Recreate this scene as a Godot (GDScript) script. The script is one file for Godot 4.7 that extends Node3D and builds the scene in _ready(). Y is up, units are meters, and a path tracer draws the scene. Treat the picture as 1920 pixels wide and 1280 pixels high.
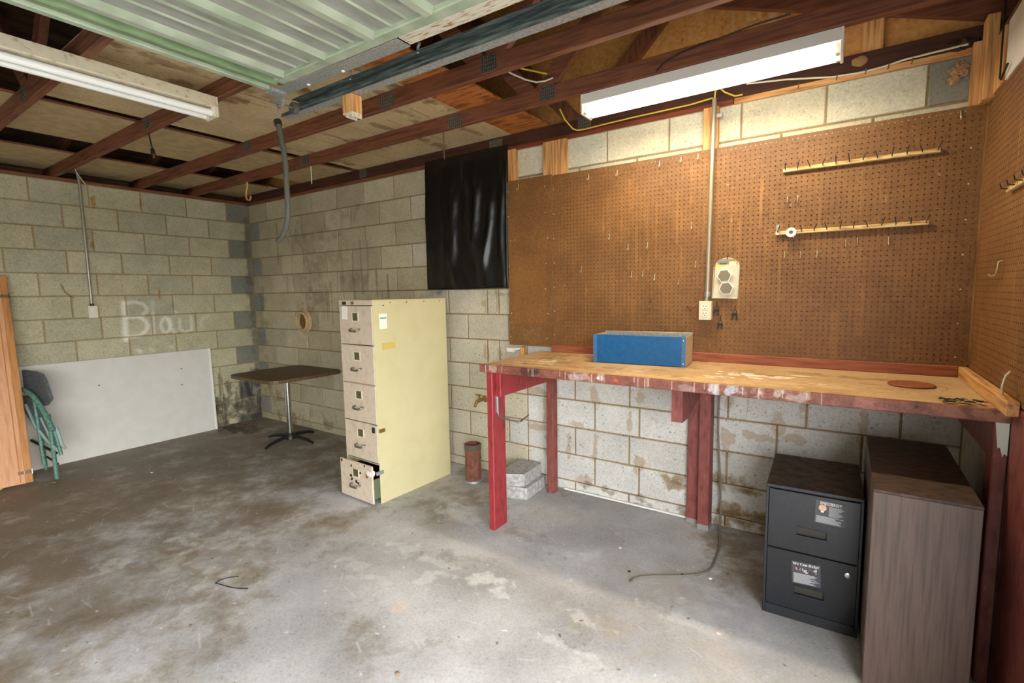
extends Node3D

# ---------------------------------------------------------------- geometry
class Geo:
	var v := PackedVector3Array()
	var n := PackedVector3Array()
	var ix := PackedInt32Array()

	func tri(a: Vector3, b: Vector3, c: Vector3, na: Vector3, nb: Vector3, nc: Vector3) -> void:
		var k := v.size()
		v.append(a); v.append(b); v.append(c)
		n.append(na); n.append(nb); n.append(nc)
		if (b - a).cross(c - a).dot(na + nb + nc) > 0.0:
			ix.append(k); ix.append(k + 2); ix.append(k + 1)
		else:
			ix.append(k); ix.append(k + 1); ix.append(k + 2)

	func quad(a: Vector3, b: Vector3, c: Vector3, d: Vector3, m: Vector3) -> void:
		tri(a, b, c, m, m, m)
		tri(a, c, d, m, m, m)

	func flat(a: Vector3, b: Vector3, c: Vector3, out_from: Vector3) -> void:
		var m := (b - a).cross(c - a).normalized()
		if m.dot((a + b + c) / 3.0 - out_from) < 0.0:
			m = -m
		tri(a, b, c, m, m, m)

	func box(lo: Vector3, hi: Vector3, ch := 0.0, t := Transform3D.IDENTITY) -> Geo:
		var o := (lo + hi) / 2.0
		var h := (hi - lo) / 2.0
		ch = minf(ch, minf(h.x, minf(h.y, h.z)) * 0.9)
		for a in 3:
			var b := (a + 1) % 3
			var c := (a + 2) % 3
			for s in [-1.0, 1.0]:
				var q := []
				for e in [[-1.0, -1.0], [1.0, -1.0], [1.0, 1.0], [-1.0, 1.0]]:
					var p := Vector3()
					p[a] = s * h[a]
					p[b] = e[0] * (h[b] - ch)
					p[c] = e[1] * (h[c] - ch)
					q.append(t * (p + o))
				var m := Vector3()
				m[a] = s
				quad(q[0], q[1], q[2], q[3], (t.basis * m).normalized())
		if ch <= 0.0:
			return self
		for a in 3:
			var b := (a + 1) % 3
			var d := (a + 2) % 3
			for sa in [-1.0, 1.0]:
				for sb in [-1.0, 1.0]:
					var q := []
					for e in [[0, -1.0], [0, 1.0], [1, 1.0], [1, -1.0]]:
						var p := Vector3()
						p[a] = sa * (h[a] - (ch if e[0] == 1 else 0.0))
						p[b] = sb * (h[b] - (ch if e[0] == 0 else 0.0))
						p[d] = e[1] * (h[d] - ch)
						q.append(t * (p + o))
					var m := Vector3()
					m[a] = sa
					m[b] = sb
					quad(q[0], q[1], q[2], q[3], (t.basis * m).normalized())
		for sx in [-1.0, 1.0]:
			for sy in [-1.0, 1.0]:
				for sz in [-1.0, 1.0]:
					var s := Vector3(sx, sy, sz)
					var m := (t.basis * s).normalized()
					tri(t * (o + s * Vector3(h.x, h.y - ch, h.z - ch)), t * (o + s * Vector3(h.x - ch, h.y, h.z - ch)), t * (o + s * Vector3(h.x - ch, h.y - ch, h.z)), m, m, m)
		return self

	func tube(pts: Array, r: float, segs := 8, r_end := -1.0) -> Geo:
		var count := pts.size()
		if r_end < 0.0:
			r_end = r
		var side := Vector3()
		var rings := []
		var norms := []
		for i in count:
			var dir: Vector3 = (pts[mini(i + 1, count - 1)] - pts[maxi(i - 1, 0)]).normalized()
			if side == Vector3():
				side = dir.cross(Vector3.UP if absf(dir.y) < 0.9 else Vector3.RIGHT).normalized()
			else:
				side = (side - dir * side.dot(dir)).normalized()
			var up := dir.cross(side)
			var rr := lerpf(r, r_end, float(i) / maxf(count - 1, 1))
			var ring := []
			var nr := []
			for k in segs:
				var an := TAU * k / segs
				var m := side * cos(an) + up * sin(an)
				ring.append(pts[i] + m * rr)
				nr.append(m)
			rings.append(ring)
			norms.append(nr)
		for i in count - 1:
			for k in segs:
				var l := (k + 1) % segs
				tri(rings[i][k], rings[i][l], rings[i + 1][k], norms[i][k], norms[i][l], norms[i + 1][k])
				tri(rings[i + 1][k], rings[i][l], rings[i + 1][l], norms[i + 1][k], norms[i][l], norms[i + 1][l])
		var d0: Vector3 = (pts[0] - pts[1]).normalized()
		var d1: Vector3 = (pts[count - 1] - pts[count - 2]).normalized()
		for k in segs:
			var l := (k + 1) % segs
			tri(pts[0], rings[0][k], rings[0][l], d0, d0, d0)
			tri(pts[count - 1], rings[count - 1][k], rings[count - 1][l], d1, d1, d1)
		return self

	func lathe(prof: Array, segs := 20, t := Transform3D.IDENTITY) -> Geo:
		for i in prof.size() - 1:
			var p: Vector2 = prof[i]
			var q: Vector2 = prof[i + 1]
			var e := q - p
			if e.length() < 1e-6:
				continue
			var m2 := Vector2(e.y, -e.x).normalized()
			for k in segs:
				var a := TAU * k / segs
				var b := TAU * (k + 1) / segs
				var ca := Vector3(cos(a), 0, sin(a))
				var cb := Vector3(cos(b), 0, sin(b))
				var na := (t.basis * (ca * m2.x + Vector3.UP * m2.y)).normalized()
				var nb := (t.basis * (cb * m2.x + Vector3.UP * m2.y)).normalized()
				var p0 := t * (ca * p.x + Vector3.UP * p.y)
				var p1 := t * (cb * p.x + Vector3.UP * p.y)
				var q0 := t * (ca * q.x + Vector3.UP * q.y)
				var q1 := t * (cb * q.x + Vector3.UP * q.y)
				if p.x > 1e-6:
					tri(p0, p1, q0, na, nb, na)
				if q.x > 1e-6:
					tri(q0, p1, q1, na, nb, nb)
		return self

	func prism(poly: Array, z0: float, z1: float, t := Transform3D.IDENTITY) -> Geo:
		var pk := PackedVector2Array(poly)
		var tr := Geometry2D.triangulate_polygon(pk)
		var up := (t.basis * Vector3(0, 0, 1)).normalized()
		for i in range(0, tr.size(), 3):
			for z in [z0, z1]:
				var m := up if z == maxf(z0, z1) else -up
				var q := []
				for k in 3:
					var p := pk[tr[i + k]]
					q.append(t * Vector3(p.x, p.y, z))
				tri(q[0], q[1], q[2], m, m, m)
		var turn := -1.0 if Geometry2D.is_polygon_clockwise(pk) else 1.0
		for i in pk.size():
			var p := pk[i]
			var q := pk[(i + 1) % pk.size()]
			var e := (q - p).normalized()
			var m := (t.basis * Vector3(e.y * turn, -e.x * turn, 0)).normalized()
			quad(t * Vector3(p.x, p.y, z0), t * Vector3(q.x, q.y, z0), t * Vector3(q.x, q.y, z1), t * Vector3(p.x, p.y, z1), m)
		return self

	func lump(o: Vector3, r: Vector3, rough: float, sd: int, segs := 12, t := Transform3D.IDENTITY) -> Geo:
		var nz := FastNoiseLite.new()
		nz.seed = sd
		nz.frequency = 1.1
		var rows := segs / 2
		var p := []
		for j in rows + 1:
			var row := []
			for i in segs:
				var a := TAU * i / segs
				var b := PI * j / rows
				var d := Vector3(sin(b) * cos(a), cos(b), sin(b) * sin(a))
				row.append(t * (o + d * r * (1.0 + rough * nz.get_noise_3dv(d * 1.4))))
			p.append(row)
		for j in rows:
			for i in segs:
				var l := (i + 1) % segs
				if j > 0:
					flat(p[j][i], p[j][l], p[j + 1][i], t * o)
				if j < rows - 1:
					flat(p[j + 1][i], p[j][l], p[j + 1][l], t * o)
		return self

	func sheet(pts: Array, cols: int, rows: int, toward: Vector3) -> Geo:
		# a smooth grid of points, row after row
		var nm := []
		for j in rows:
			for i in cols:
				var du: Vector3 = pts[j * cols + mini(i + 1, cols - 1)] - pts[j * cols + maxi(i - 1, 0)]
				var dv: Vector3 = pts[mini(j + 1, rows - 1) * cols + i] - pts[maxi(j - 1, 0) * cols + i]
				var m := du.cross(dv).normalized()
				nm.append(m if m.dot(toward) > 0.0 else -m)
		for j in rows - 1:
			for i in cols - 1:
				var a := j * cols + i
				tri(pts[a], pts[a + 1], pts[a + cols], nm[a], nm[a + 1], nm[a + cols])
				tri(pts[a + cols], pts[a + 1], pts[a + cols + 1], nm[a + cols], nm[a + 1], nm[a + cols + 1])
		return self

	func mesh() -> ArrayMesh:
		var a := []
		a.resize(Mesh.ARRAY_MAX)
		a[Mesh.ARRAY_VERTEX] = v
		a[Mesh.ARRAY_NORMAL] = n
		a[Mesh.ARRAY_INDEX] = ix
		var m := ArrayMesh.new()
		m.add_surface_from_arrays(Mesh.PRIMITIVE_TRIANGLES, a)
		return m


# ---------------------------------------------------------------- scene helpers
var taken := {}
var M := {}

func numbered(called: String) -> String:
	if not taken.has(called):
		taken[called] = 0
		return called
	taken[called] += 1
	return "%s_%03d" % [called, taken[called]]

func put(g: Geo, called: String, m: Material, parent: Node3D) -> MeshInstance3D:
	return put_mesh(g.mesh(), called, m, parent)

func put_mesh(me: Mesh, called: String, m: Material, parent: Node3D) -> MeshInstance3D:
	var o := MeshInstance3D.new()
	o.mesh = me
	o.material_override = m
	o.name = numbered(called) if parent == self else called
	parent.add_child(o, true)
	return o

func tag(o: Node3D, label: String, category: String, group := "") -> Node3D:
	o.set_meta("label", label)
	o.set_meta("category", category)
	if group:
		o.set_meta("group", group)
	return o

func thing(called: String, label: String, category: String, at := Vector3.ZERO, group := "") -> Node3D:
	var o := Node3D.new()
	o.name = numbered(called)
	add_child(o)
	o.position = at
	tag(o, label, category, group)
	return o

func struct(called: String) -> Node3D:
	var o := Node3D.new()
	o.name = numbered(called)
	add_child(o)
	o.set_meta("kind", "structure")
	return o

func bx(x0: float, y0: float, z0: float, x1: float, y1: float, z1: float, ch := 0.0) -> Geo:
	return Geo.new().box(Vector3(x0, y0, z0), Vector3(x1, y1, z1), ch)

func c8(r: int, g: int, b: int) -> Color:
	return Color8(r, g, b)

func plain(col: Color, rough := 0.8, metal := 0.0) -> StandardMaterial3D:
	var m := StandardMaterial3D.new()
	m.albedo_color = col
	m.roughness = rough
	m.metallic = metal
	return m

func noise_tex(sd: int, freq: float, cols: Array, stops: Array, size := 512, kind := FastNoiseLite.TYPE_SIMPLEX_SMOOTH, oct := 4) -> NoiseTexture2D:
	var nz := FastNoiseLite.new()
	nz.seed = sd
	nz.noise_type = kind
	nz.frequency = freq
	nz.fractal_octaves = oct
	var t := NoiseTexture2D.new()
	t.width = size
	t.height = size
	t.seamless = true
	t.noise = nz
	var g := Gradient.new()
	g.offsets = PackedFloat32Array(stops)
	g.colors = PackedColorArray(cols)
	t.color_ramp = g
	return t

func tri_mat(tex: Texture2D, scale: Vector3, rough := 0.8, world := true, tint := Color.WHITE) -> StandardMaterial3D:
	var m := plain(tint, rough)
	m.albedo_texture = tex
	m.uv1_triplanar = true
	m.uv1_world_triplanar = world
	m.uv1_scale = scale
	m.uv1_triplanar_sharpness = 8.0
	return m

func bumpy(m: StandardMaterial3D, tex: Texture2D, how: float) -> StandardMaterial3D:
	m.normal_enabled = true
	m.normal_texture = tex
	m.normal_scale = how
	return m

func ratio(target: Color, over: Color) -> Color:
	# the tint that turns a surface of colour «over» into one of colour «target»
	var t := target.srgb_to_linear()
	var o := over.srgb_to_linear()
	return Color(minf(t.r / o.r, 1.0), minf(t.g / o.g, 1.0), minf(t.b / o.b, 1.0)).linear_to_srgb()

func tinted(m: StandardMaterial3D, col: Color) -> StandardMaterial3D:
	var d: StandardMaterial3D = m.duplicate()
	d.albedo_color = col
	return d

# ---------------------------------------------------------------- painted surfaces (stains, print, grain)
func grain_image(w: int, h: int, sd: int, low: Color, high: Color, coarse: float, fine_amount: float, speck: float) -> Image:
	var a := FastNoiseLite.new()
	a.seed = sd
	a.frequency = coarse
	a.fractal_octaves = 5
	var b := FastNoiseLite.new()
	b.seed = sd + 7
	b.noise_type = FastNoiseLite.TYPE_VALUE
	b.frequency = 0.45
	b.fractal_octaves = 2
	var da := a.get_image(w, h).get_data()
	var db := b.get_image(w, h).get_data()
	var out := PackedByteArray()
	out.resize(w * h * 3)
	var lo := Vector3(low.r, low.g, low.b) * 255.0
	var di := Vector3(high.r, high.g, high.b) * 255.0 - lo
	var k := 0
	for i in w * h:
		var f := da[i] / 255.0
		var g := db[i] / 255.0
		var e := (g - 0.5) * fine_amount
		if g < 0.2:
			e -= speck * (0.2 - g) * 5.0
		e = e * 255.0
		out[k] = clampi(int(lo.x + di.x * f + e), 0, 255)
		out[k + 1] = clampi(int(lo.y + di.y * f + e), 0, 255)
		out[k + 2] = clampi(int(lo.z + di.z * f + e), 0, 255)
		k += 3
	return Image.create_from_data(w, h, false, Image.FORMAT_RGB8, out)

var warp := FastNoiseLite.new()

func blob(im: Image, x: float, y: float, rx: float, ry: float, col: Color, amount: float, sd := 0, rough := 0.9, edge := 2.5) -> void:
	warp.frequency = 0.03
	for j in range(maxi(0, int(y - ry * 1.5)), mini(im.get_height(), int(y + ry * 1.5) + 1)):
		for i in range(maxi(0, int(x - rx * 1.5)), mini(im.get_width(), int(x + rx * 1.5) + 1)):
			var d := Vector2((i - x) / rx, (j - y) / ry).length()
			if d > 1.5:
				continue
			d += rough * warp.get_noise_3d(i, j, sd * 31.0)
			var k := clampf((1.0 - d) * edge, 0.0, 1.0) * amount
			if k > 0.0:
				k *= 0.75 + 0.5 * warp.get_noise_3d(i * 9.0, j * 9.0, sd)
				im.set_pixel(i, j, im.get_pixel(i, j).lerp(col, clampf(k, 0.0, 1.0)))

func stroke(im: Image, pts: Array, r: float, col: Color, amount: float, soft := 0.6, sd := 0) -> void:
	warp.frequency = 0.03
	var lo := Vector2(1e9, 1e9)
	var hi := Vector2(-1e9, -1e9)
	for p in pts:
		lo = lo.min(p)
		hi = hi.max(p)
	for j in range(maxi(0, int(lo.y - r)), mini(im.get_height(), int(hi.y + r) + 1)):
		for i in range(maxi(0, int(lo.x - r)), mini(im.get_width(), int(hi.x + r) + 1)):
			var d := 1e9
			for q in pts.size() - 1:
				d = minf(d, Vector2(i, j).distance_to(Geometry2D.get_closest_point_to_segment(Vector2(i, j), pts[q], pts[q + 1])))
			if d < r:
				var k := clampf((1.0 - d / r) / maxf(soft, 0.01), 0.0, 1.0) * amount
				k *= 0.8 + 0.6 * warp.get_noise_3d(i * 12.0, j * 12.0, sd)
				im.set_pixel(i, j, im.get_pixel(i, j).lerp(col, clampf(k, 0.0, 1.0)))

func mapped(im: Image, scale: Vector3, offset: Vector3, rough: float) -> StandardMaterial3D:
	var m := tri_mat(ImageTexture.create_from_image(im), scale, rough)
	m.uv1_offset = offset
	return m


const COURSE := 0.2032
const TOP := 2.5134       # underside of the top plates
const PLATE := 2.5434     # underside of the truss chords
const DECK := 2.6324      # top of the truss chords
var rng := RandomNumberGenerator.new()

func _ready() -> void:
	rng.seed = 11
	set_camera_and_light()
	make_materials()
	build_floor()
	build_walls()
	build_roof()
	build_loft()
	build_panels()
	build_garage_door()
	build_lamps()
	build_bench()
	build_tan_cabinet()
	build_black_cabinet()
	build_brown_cabinet()
	build_cafe_table()
	build_left_corner()
	build_chair()
	build_plastic_sheet()
	build_plumbing()
	build_electric()
	build_blue_box()
	build_peg_things()
	build_loose()


func set_camera_and_light() -> void:
	var cam := Camera3D.new()
	cam.name = "camera"
	cam.fov = 69.6067
	cam.near = 0.05
	cam.far = 200.0
	add_child(cam)
	cam.transform = Transform3D(Basis(Vector3(0.82809, -0.01651, -0.56035), Vector3(-0.04336, 0.99469, -0.09338), Vector3(0.55891, 0.10162, 0.82298)), Vector3(5.8086, 1.4738, 3.1328))
	cam.current = true
	var sky_look := ProceduralSkyMaterial.new()
	sky_look.sky_top_color = c8(232, 235, 238)
	sky_look.sky_horizon_color = c8(242, 243, 243)
	sky_look.ground_horizon_color = c8(150, 150, 145)
	sky_look.ground_bottom_color = c8(120, 120, 115)
	sky_look.sky_energy_multiplier = 3.5
	sky_look.ground_energy_multiplier = 1.4
	var sky := Sky.new()
	sky.sky_material = sky_look
	var e := Environment.new()
	e.background_mode = Environment.BG_SKY
	e.sky = sky
	e.tonemap_mode = Environment.TONE_MAPPER_LINEAR
	e.tonemap_exposure = 1.0
	e.sdfgi_enabled = true
	e.ssao_enabled = true
	e.ssil_enabled = true
	var w := WorldEnvironment.new()
	w.name = "world"
	w.environment = e
	add_child(w)


func make_materials() -> void:
	var bump := NoiseTexture2D.new()
	var bn := FastNoiseLite.new()
	bn.seed = 5
	bn.frequency = 0.06
	bn.fractal_octaves = 5
	bump.noise = bn
	bump.seamless = true
	bump.as_normal_map = true
	bump.bump_strength = 6.0
	M.bump = bump
	# timber: grain runs along x, y or z
	var grain := noise_tex(21, 0.012, [c8(84, 46, 28), c8(108, 62, 38), c8(126, 76, 48), c8(96, 54, 34)], [0.1, 0.4, 0.62, 0.9])
	M.joist = tri_mat(grain, Vector3(0.35, 5.0, 5.0), 0.75)
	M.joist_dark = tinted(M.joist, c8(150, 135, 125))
	M.joist_y = tri_mat(grain, Vector3(4.0, 0.5, 4.0), 0.75)
	M.joist_z = tri_mat(grain, Vector3(5.0, 5.0, 0.35), 0.75)
	M.plate = tri_mat(grain, Vector3(0.35, 5.0, 5.0), 0.75, true, c8(255, 190, 160))
	var pine := noise_tex(22, 0.01, [c8(150, 98, 48), c8(196, 142, 84), c8(214, 166, 108), c8(184, 126, 70)], [0.1, 0.4, 0.7, 0.95])
	M.pine_y = tri_mat(pine, Vector3(6.0, 0.4, 6.0), 0.7)
	M.pine_x = tri_mat(pine, Vector3(0.4, 6.0, 6.0), 0.7)
	M.pine_z = tri_mat(pine, Vector3(6.0, 6.0, 0.4), 0.7)
	var weathered := noise_tex(23, 0.012, [c8(130, 102, 70), c8(176, 152, 114), c8(192, 170, 132), c8(186, 162, 122), c8(140, 110, 76)], [0.22, 0.40, 0.55, 0.72, 0.92], 1024, FastNoiseLite.TYPE_SIMPLEX_SMOOTH, 5)
	M.weathered = tri_mat(weathered, Vector3(1.1, 1.1, 0.38), 0.85)
	var orange := noise_tex(24, 0.012, [c8(116, 62, 22), c8(168, 100, 42), c8(182, 112, 50), c8(136, 76, 30)], [0.2, 0.45, 0.7, 0.9])
	M.orange_ply = tri_mat(orange, Vector3(0.7, 0.7, 2.6), 0.75)
	M.beige_board = tri_mat(noise_tex(25, 0.03, [c8(170, 148, 106), c8(186, 164, 122)], [0.2, 0.8]), Vector3(0.6, 0.6, 0.6), 0.9)
	M.roof_deck = tri_mat(noise_tex(26, 0.012, [c8(50, 34, 22), c8(92, 66, 42)], [0.2, 0.8]), Vector3(2.0, 0.4, 0.4), 0.9)
	# paints and metals
	var red := noise_tex(27, 0.02, [c8(104, 50, 44), c8(126, 64, 56), c8(134, 72, 64), c8(156, 106, 94)], [0.15, 0.4, 0.82, 0.97])
	M.red = tri_mat(red, Vector3(2.2, 0.9, 2.2), 0.55)
	M.red_bright = tri_mat(noise_tex(28, 0.02, [c8(112, 34, 38), c8(142, 42, 46), c8(150, 50, 54), c8(166, 100, 90)], [0.12, 0.35, 0.86, 0.97]), Vector3(2.2, 0.9, 2.2), 0.45)
	M.galv = tri_mat(noise_tex(29, 0.04, [c8(150, 154, 154), c8(172, 176, 174), c8(190, 194, 192)], [0.2, 0.55, 0.9]), Vector3(3, 3, 3), 0.45)
	M.galv.metallic = 0.6
	M.track = tri_mat(noise_tex(30, 0.02, [c8(58, 68, 66), c8(96, 108, 104), c8(126, 136, 130)], [0.2, 0.55, 0.9]), Vector3(0.6, 6, 6), 0.5)
	M.track.metallic = 0.35
	M.steel = plain(c8(150, 150, 146), 0.35, 0.8)
	M.conduit = plain(c8(164, 158, 140), 0.38, 0.5)
	M.dark_steel = plain(c8(62, 58, 54), 0.5, 0.6)
	M.brass = plain(c8(150, 122, 70), 0.4, 0.7)
	M.chrome = plain(c8(205, 205, 200), 0.18, 1.0)
	M.handle = plain(c8(150, 146, 134), 0.25, 0.8)
	M.rust = tri_mat(noise_tex(31, 0.05, [c8(88, 54, 42), c8(120, 74, 58), c8(134, 86, 68)], [0.15, 0.4, 0.95]), Vector3(1.2, 0.6, 1.2), 0.85)
	M.black = plain(c8(24, 24, 25), 0.5)
	M.rubber = plain(c8(74, 74, 64), 0.7)
	M.white = plain(c8(228, 226, 218), 0.5)
	M.ivory = plain(c8(214, 206, 180), 0.45)
	M.dark_slot = plain(c8(26, 24, 20), 0.8)
	M.yellow_cable = plain(c8(206, 172, 60), 0.5)
	M.white_cable = plain(c8(214, 206, 184), 0.5)
	M.plate_metal = tri_mat(noise_tex(32, 0.05, [c8(84, 76, 66), c8(132, 124, 112)], [0.3, 0.7]), Vector3(4, 4, 4), 0.5)
	M.plate_metal.metallic = 0.4
	var dgrn := noise_tex(33, 0.02, [c8(140, 154, 128), c8(160, 172, 148), c8(176, 186, 162)], [0.15, 0.5, 0.9])
	M.door_green = tri_mat(dgrn, Vector3(0.8, 0.8, 0.5), 0.55)
	M.door_skin = tri_mat(noise_tex(34, 0.02, [c8(136, 138, 128), c8(150, 152, 142), c8(160, 162, 152)], [0.15, 0.5, 0.9]), Vector3(1.2, 1.2, 0.5), 0.6)
	M.door_rib = tri_mat(dgrn, Vector3(0.8, 0.8, 0.4), 0.5, true, c8(255, 250, 255))
	M.door_rail = tri_mat(noise_tex(35, 0.02, [c8(104, 126, 90), c8(122, 144, 106), c8(138, 160, 122)], [0.15, 0.5, 0.9]), Vector3(0.8, 0.8, 0.5), 0.5)
	M.peeling = tri_mat(noise_tex(36, 0.05, [c8(140, 98, 64), c8(190, 180, 158), c8(206, 200, 184)], [0.24, 0.34, 0.8]), Vector3(0.5, 2.5, 2.5), 0.8)


# ---------------------------------------------------------------- setting
func build_floor() -> void:
	var W := 2048
	var mm := 6.6
	var im := grain_image(W, W, 3, c8(150, 148, 147), c8(207, 206, 206), 0.0042, 0.10, 0.14)
	var px := W / mm
	# brown earth and painted daylight fall-off, thick at the far end, patchy nearer
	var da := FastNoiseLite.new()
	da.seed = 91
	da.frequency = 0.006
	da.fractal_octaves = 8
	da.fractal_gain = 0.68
	var dirt_dimming := da.get_image(W, W).get_data()
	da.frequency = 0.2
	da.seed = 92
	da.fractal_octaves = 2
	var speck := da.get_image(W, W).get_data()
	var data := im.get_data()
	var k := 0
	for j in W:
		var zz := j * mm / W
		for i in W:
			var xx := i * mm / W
			var cover := dirt_dimming[j * W + i] / 255.0 + clampf((3.3 - xx) * 0.17, -0.5, 0.42) + clampf(zz - 1.6, 0.0, 1.0) * clampf(4.2 - xx, 0.0, 1.0) * 0.08
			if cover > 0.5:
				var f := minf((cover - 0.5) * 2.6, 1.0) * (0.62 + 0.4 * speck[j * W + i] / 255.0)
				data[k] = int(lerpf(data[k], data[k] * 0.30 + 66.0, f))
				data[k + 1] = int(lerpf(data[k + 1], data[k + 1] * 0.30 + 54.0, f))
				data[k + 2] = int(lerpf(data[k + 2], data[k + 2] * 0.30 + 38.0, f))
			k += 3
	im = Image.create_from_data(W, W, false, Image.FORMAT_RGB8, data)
	# on the slab: brown earth and painted shade, tan and pale scuffed patches, paint spots
	for i in 46:
		var x := rng.randf_range(0.1, 5.9)
		var z := rng.randf_range(0.1, 5.0)
		blob(im, x * px, z * px, rng.randf_range(40, 130), rng.randf_range(25, 80), c8(172, 156, 134), rng.randf_range(0.25, 0.5), i, 1.3, 1.2)
	for q in [[0.3, 0.5, 0.55, 0.4], [0.9, 1.1, 0.7, 0.5], [1.5, 1.7, 0.6, 0.5], [0.7, 2.2, 0.6, 0.6], [2.0, 0.9, 0.6, 0.4], [1.7, 2.6, 0.7, 0.5], [2.3, 0.3, 0.5, 0.25], [2.5, 1.5, 0.5, 0.35], [0.6, 3.0, 0.6, 0.5], [2.7, 2.4, 0.6, 0.4], [3.3, 2.9, 0.6, 0.35], [2.9, 1.9, 0.4, 0.3], [3.6, 0.5, 0.4, 0.2], [2.4, 3.1, 0.7, 0.4], [1.2, 3.4, 0.7, 0.5]]:
		blob(im, q[0] * px, q[1] * px, q[2] * px, q[3] * px, c8(126, 110, 90), 0.6, int(q[0] * 17), 1.3, 1.0)
	blob(im, 0.22 * px, 0.42 * px, 110, 50, c8(40, 34, 26), 0.8, 4, 1.2, 1.5)
	for i in 60:
		var x := rng.randf_range(2.4, 6.0)
		var z := rng.randf_range(0.7, 4.0)
		blob(im, x * px, z * px, rng.randf_range(15, 70), rng.randf_range(8, 30), c8(228, 226, 222), rng.randf_range(0.25, 0.6), i + 60, 1.6, 1.4)
	for i in 26:
		var x := rng.randf_range(2.4, 6.0)
		var z := rng.randf_range(0.5, 4.0)
		blob(im, x * px, z * px, rng.randf_range(30, 90), rng.randf_range(14, 50), c8(164, 167, 178), 0.45, i + 160, 1.4, 1.2)
	for i in 9:
		blob(im, (5.25 + 0.03 * i) * px, (0.1 + 0.06 * i) * px, 50, 34, c8(122, 104, 82), 0.5, i + 400, 1.6, 1.2)  # cast shadow of the black cabinet, painted on as brown patches
	blob(im, 4.35 * px, 1.25 * px, 46, 24, c8(232, 230, 226), 0.8, 301, 1.5, 1.5)
	blob(im, 4.15 * px, 1.62 * px, 26, 18, c8(222, 192, 168), 0.6, 302, 1.5, 1.8)
	for i in 620:
		var x := rng.randf_range(0.3, 6.1)
		var z := rng.randf_range(0.2, 4.2)
		var a := rng.randf_range(-0.5, 0.9)
		var l := rng.randf_range(4, 42)
		var p := Vector2(x, z) * px
		stroke(im, [p, p + Vector2(cos(a), sin(a)) * l], rng.randf_range(1.0, 2.4), c8(214, 210, 204), rng.randf_range(0.2, 0.65), 0.8, i)
	for i in 300:
		var p := Vector2(rng.randf_range(0.5, 6.2), rng.randf_range(0.3, 4.2)) * px
		stroke(im, [p, p + Vector2(rng.randf_range(-4, 4), rng.randf_range(-3, 3))], rng.randf_range(1.0, 2.6), c8(232, 230, 226), 0.8, 0.7, i)
	for i in 90:
		var p := Vector2(rng.randf_range(2.5, 6.2), rng.randf_range(0.4, 4.0)) * px
		stroke(im, [p, p + Vector2(rng.randf_range(-3, 3), rng.randf_range(-3, 3))], rng.randf_range(1.0, 2.0), c8(52, 48, 44), 0.7, 0.6, i)
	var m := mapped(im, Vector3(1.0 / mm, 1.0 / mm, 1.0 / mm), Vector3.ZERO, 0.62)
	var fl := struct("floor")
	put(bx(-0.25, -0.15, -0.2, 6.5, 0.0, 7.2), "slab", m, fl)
	var drive := struct("driveway")
	put(bx(6.5, -0.2, -20.0, 30.0, -0.02, 30.0), "paving", tri_mat(noise_tex(40, 0.02, [c8(150, 148, 142), c8(178, 176, 170)], [0.2, 0.8]), Vector3(0.3, 0.3, 0.3), 0.9), drive)


func block_mesh(cache: Dictionary, w: float, h: float) -> ArrayMesh:
	var key := Vector2i(int(round(w * 1000)), int(round(h * 1000)))
	if not cache.has(key):
		var g := Geo.new()
		var hw := w / 2.0
		var hh := h / 2.0
		var c := 0.004
		var f := [Vector3(-hw + c, -hh + c, 0), Vector3(hw - c, -hh + c, 0), Vector3(hw - c, hh - c, 0), Vector3(-hw + c, hh - c, 0)]
		var s := [Vector3(-hw, -hh, -c), Vector3(hw, -hh, -c), Vector3(hw, hh, -c), Vector3(-hw, hh, -c)]
		var nn := [Vector3(0, -1, 0), Vector3(1, 0, 0), Vector3(0, 1, 0), Vector3(-1, 0, 0)]
		g.quad(f[0], f[1], f[2], f[3], Vector3(0, 0, 1))
		for k in 4:
			var l := (k + 1) % 4
			g.quad(f[k], f[l], s[l], s[k], (nn[k] + Vector3(0, 0, 1)).normalized())
			var back := Vector3(0, 0, -0.05)
			g.quad(s[k], s[l], s[l] + back, s[k] + back, nn[k])
		cache[key] = g.mesh()
	return cache[key]


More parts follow.
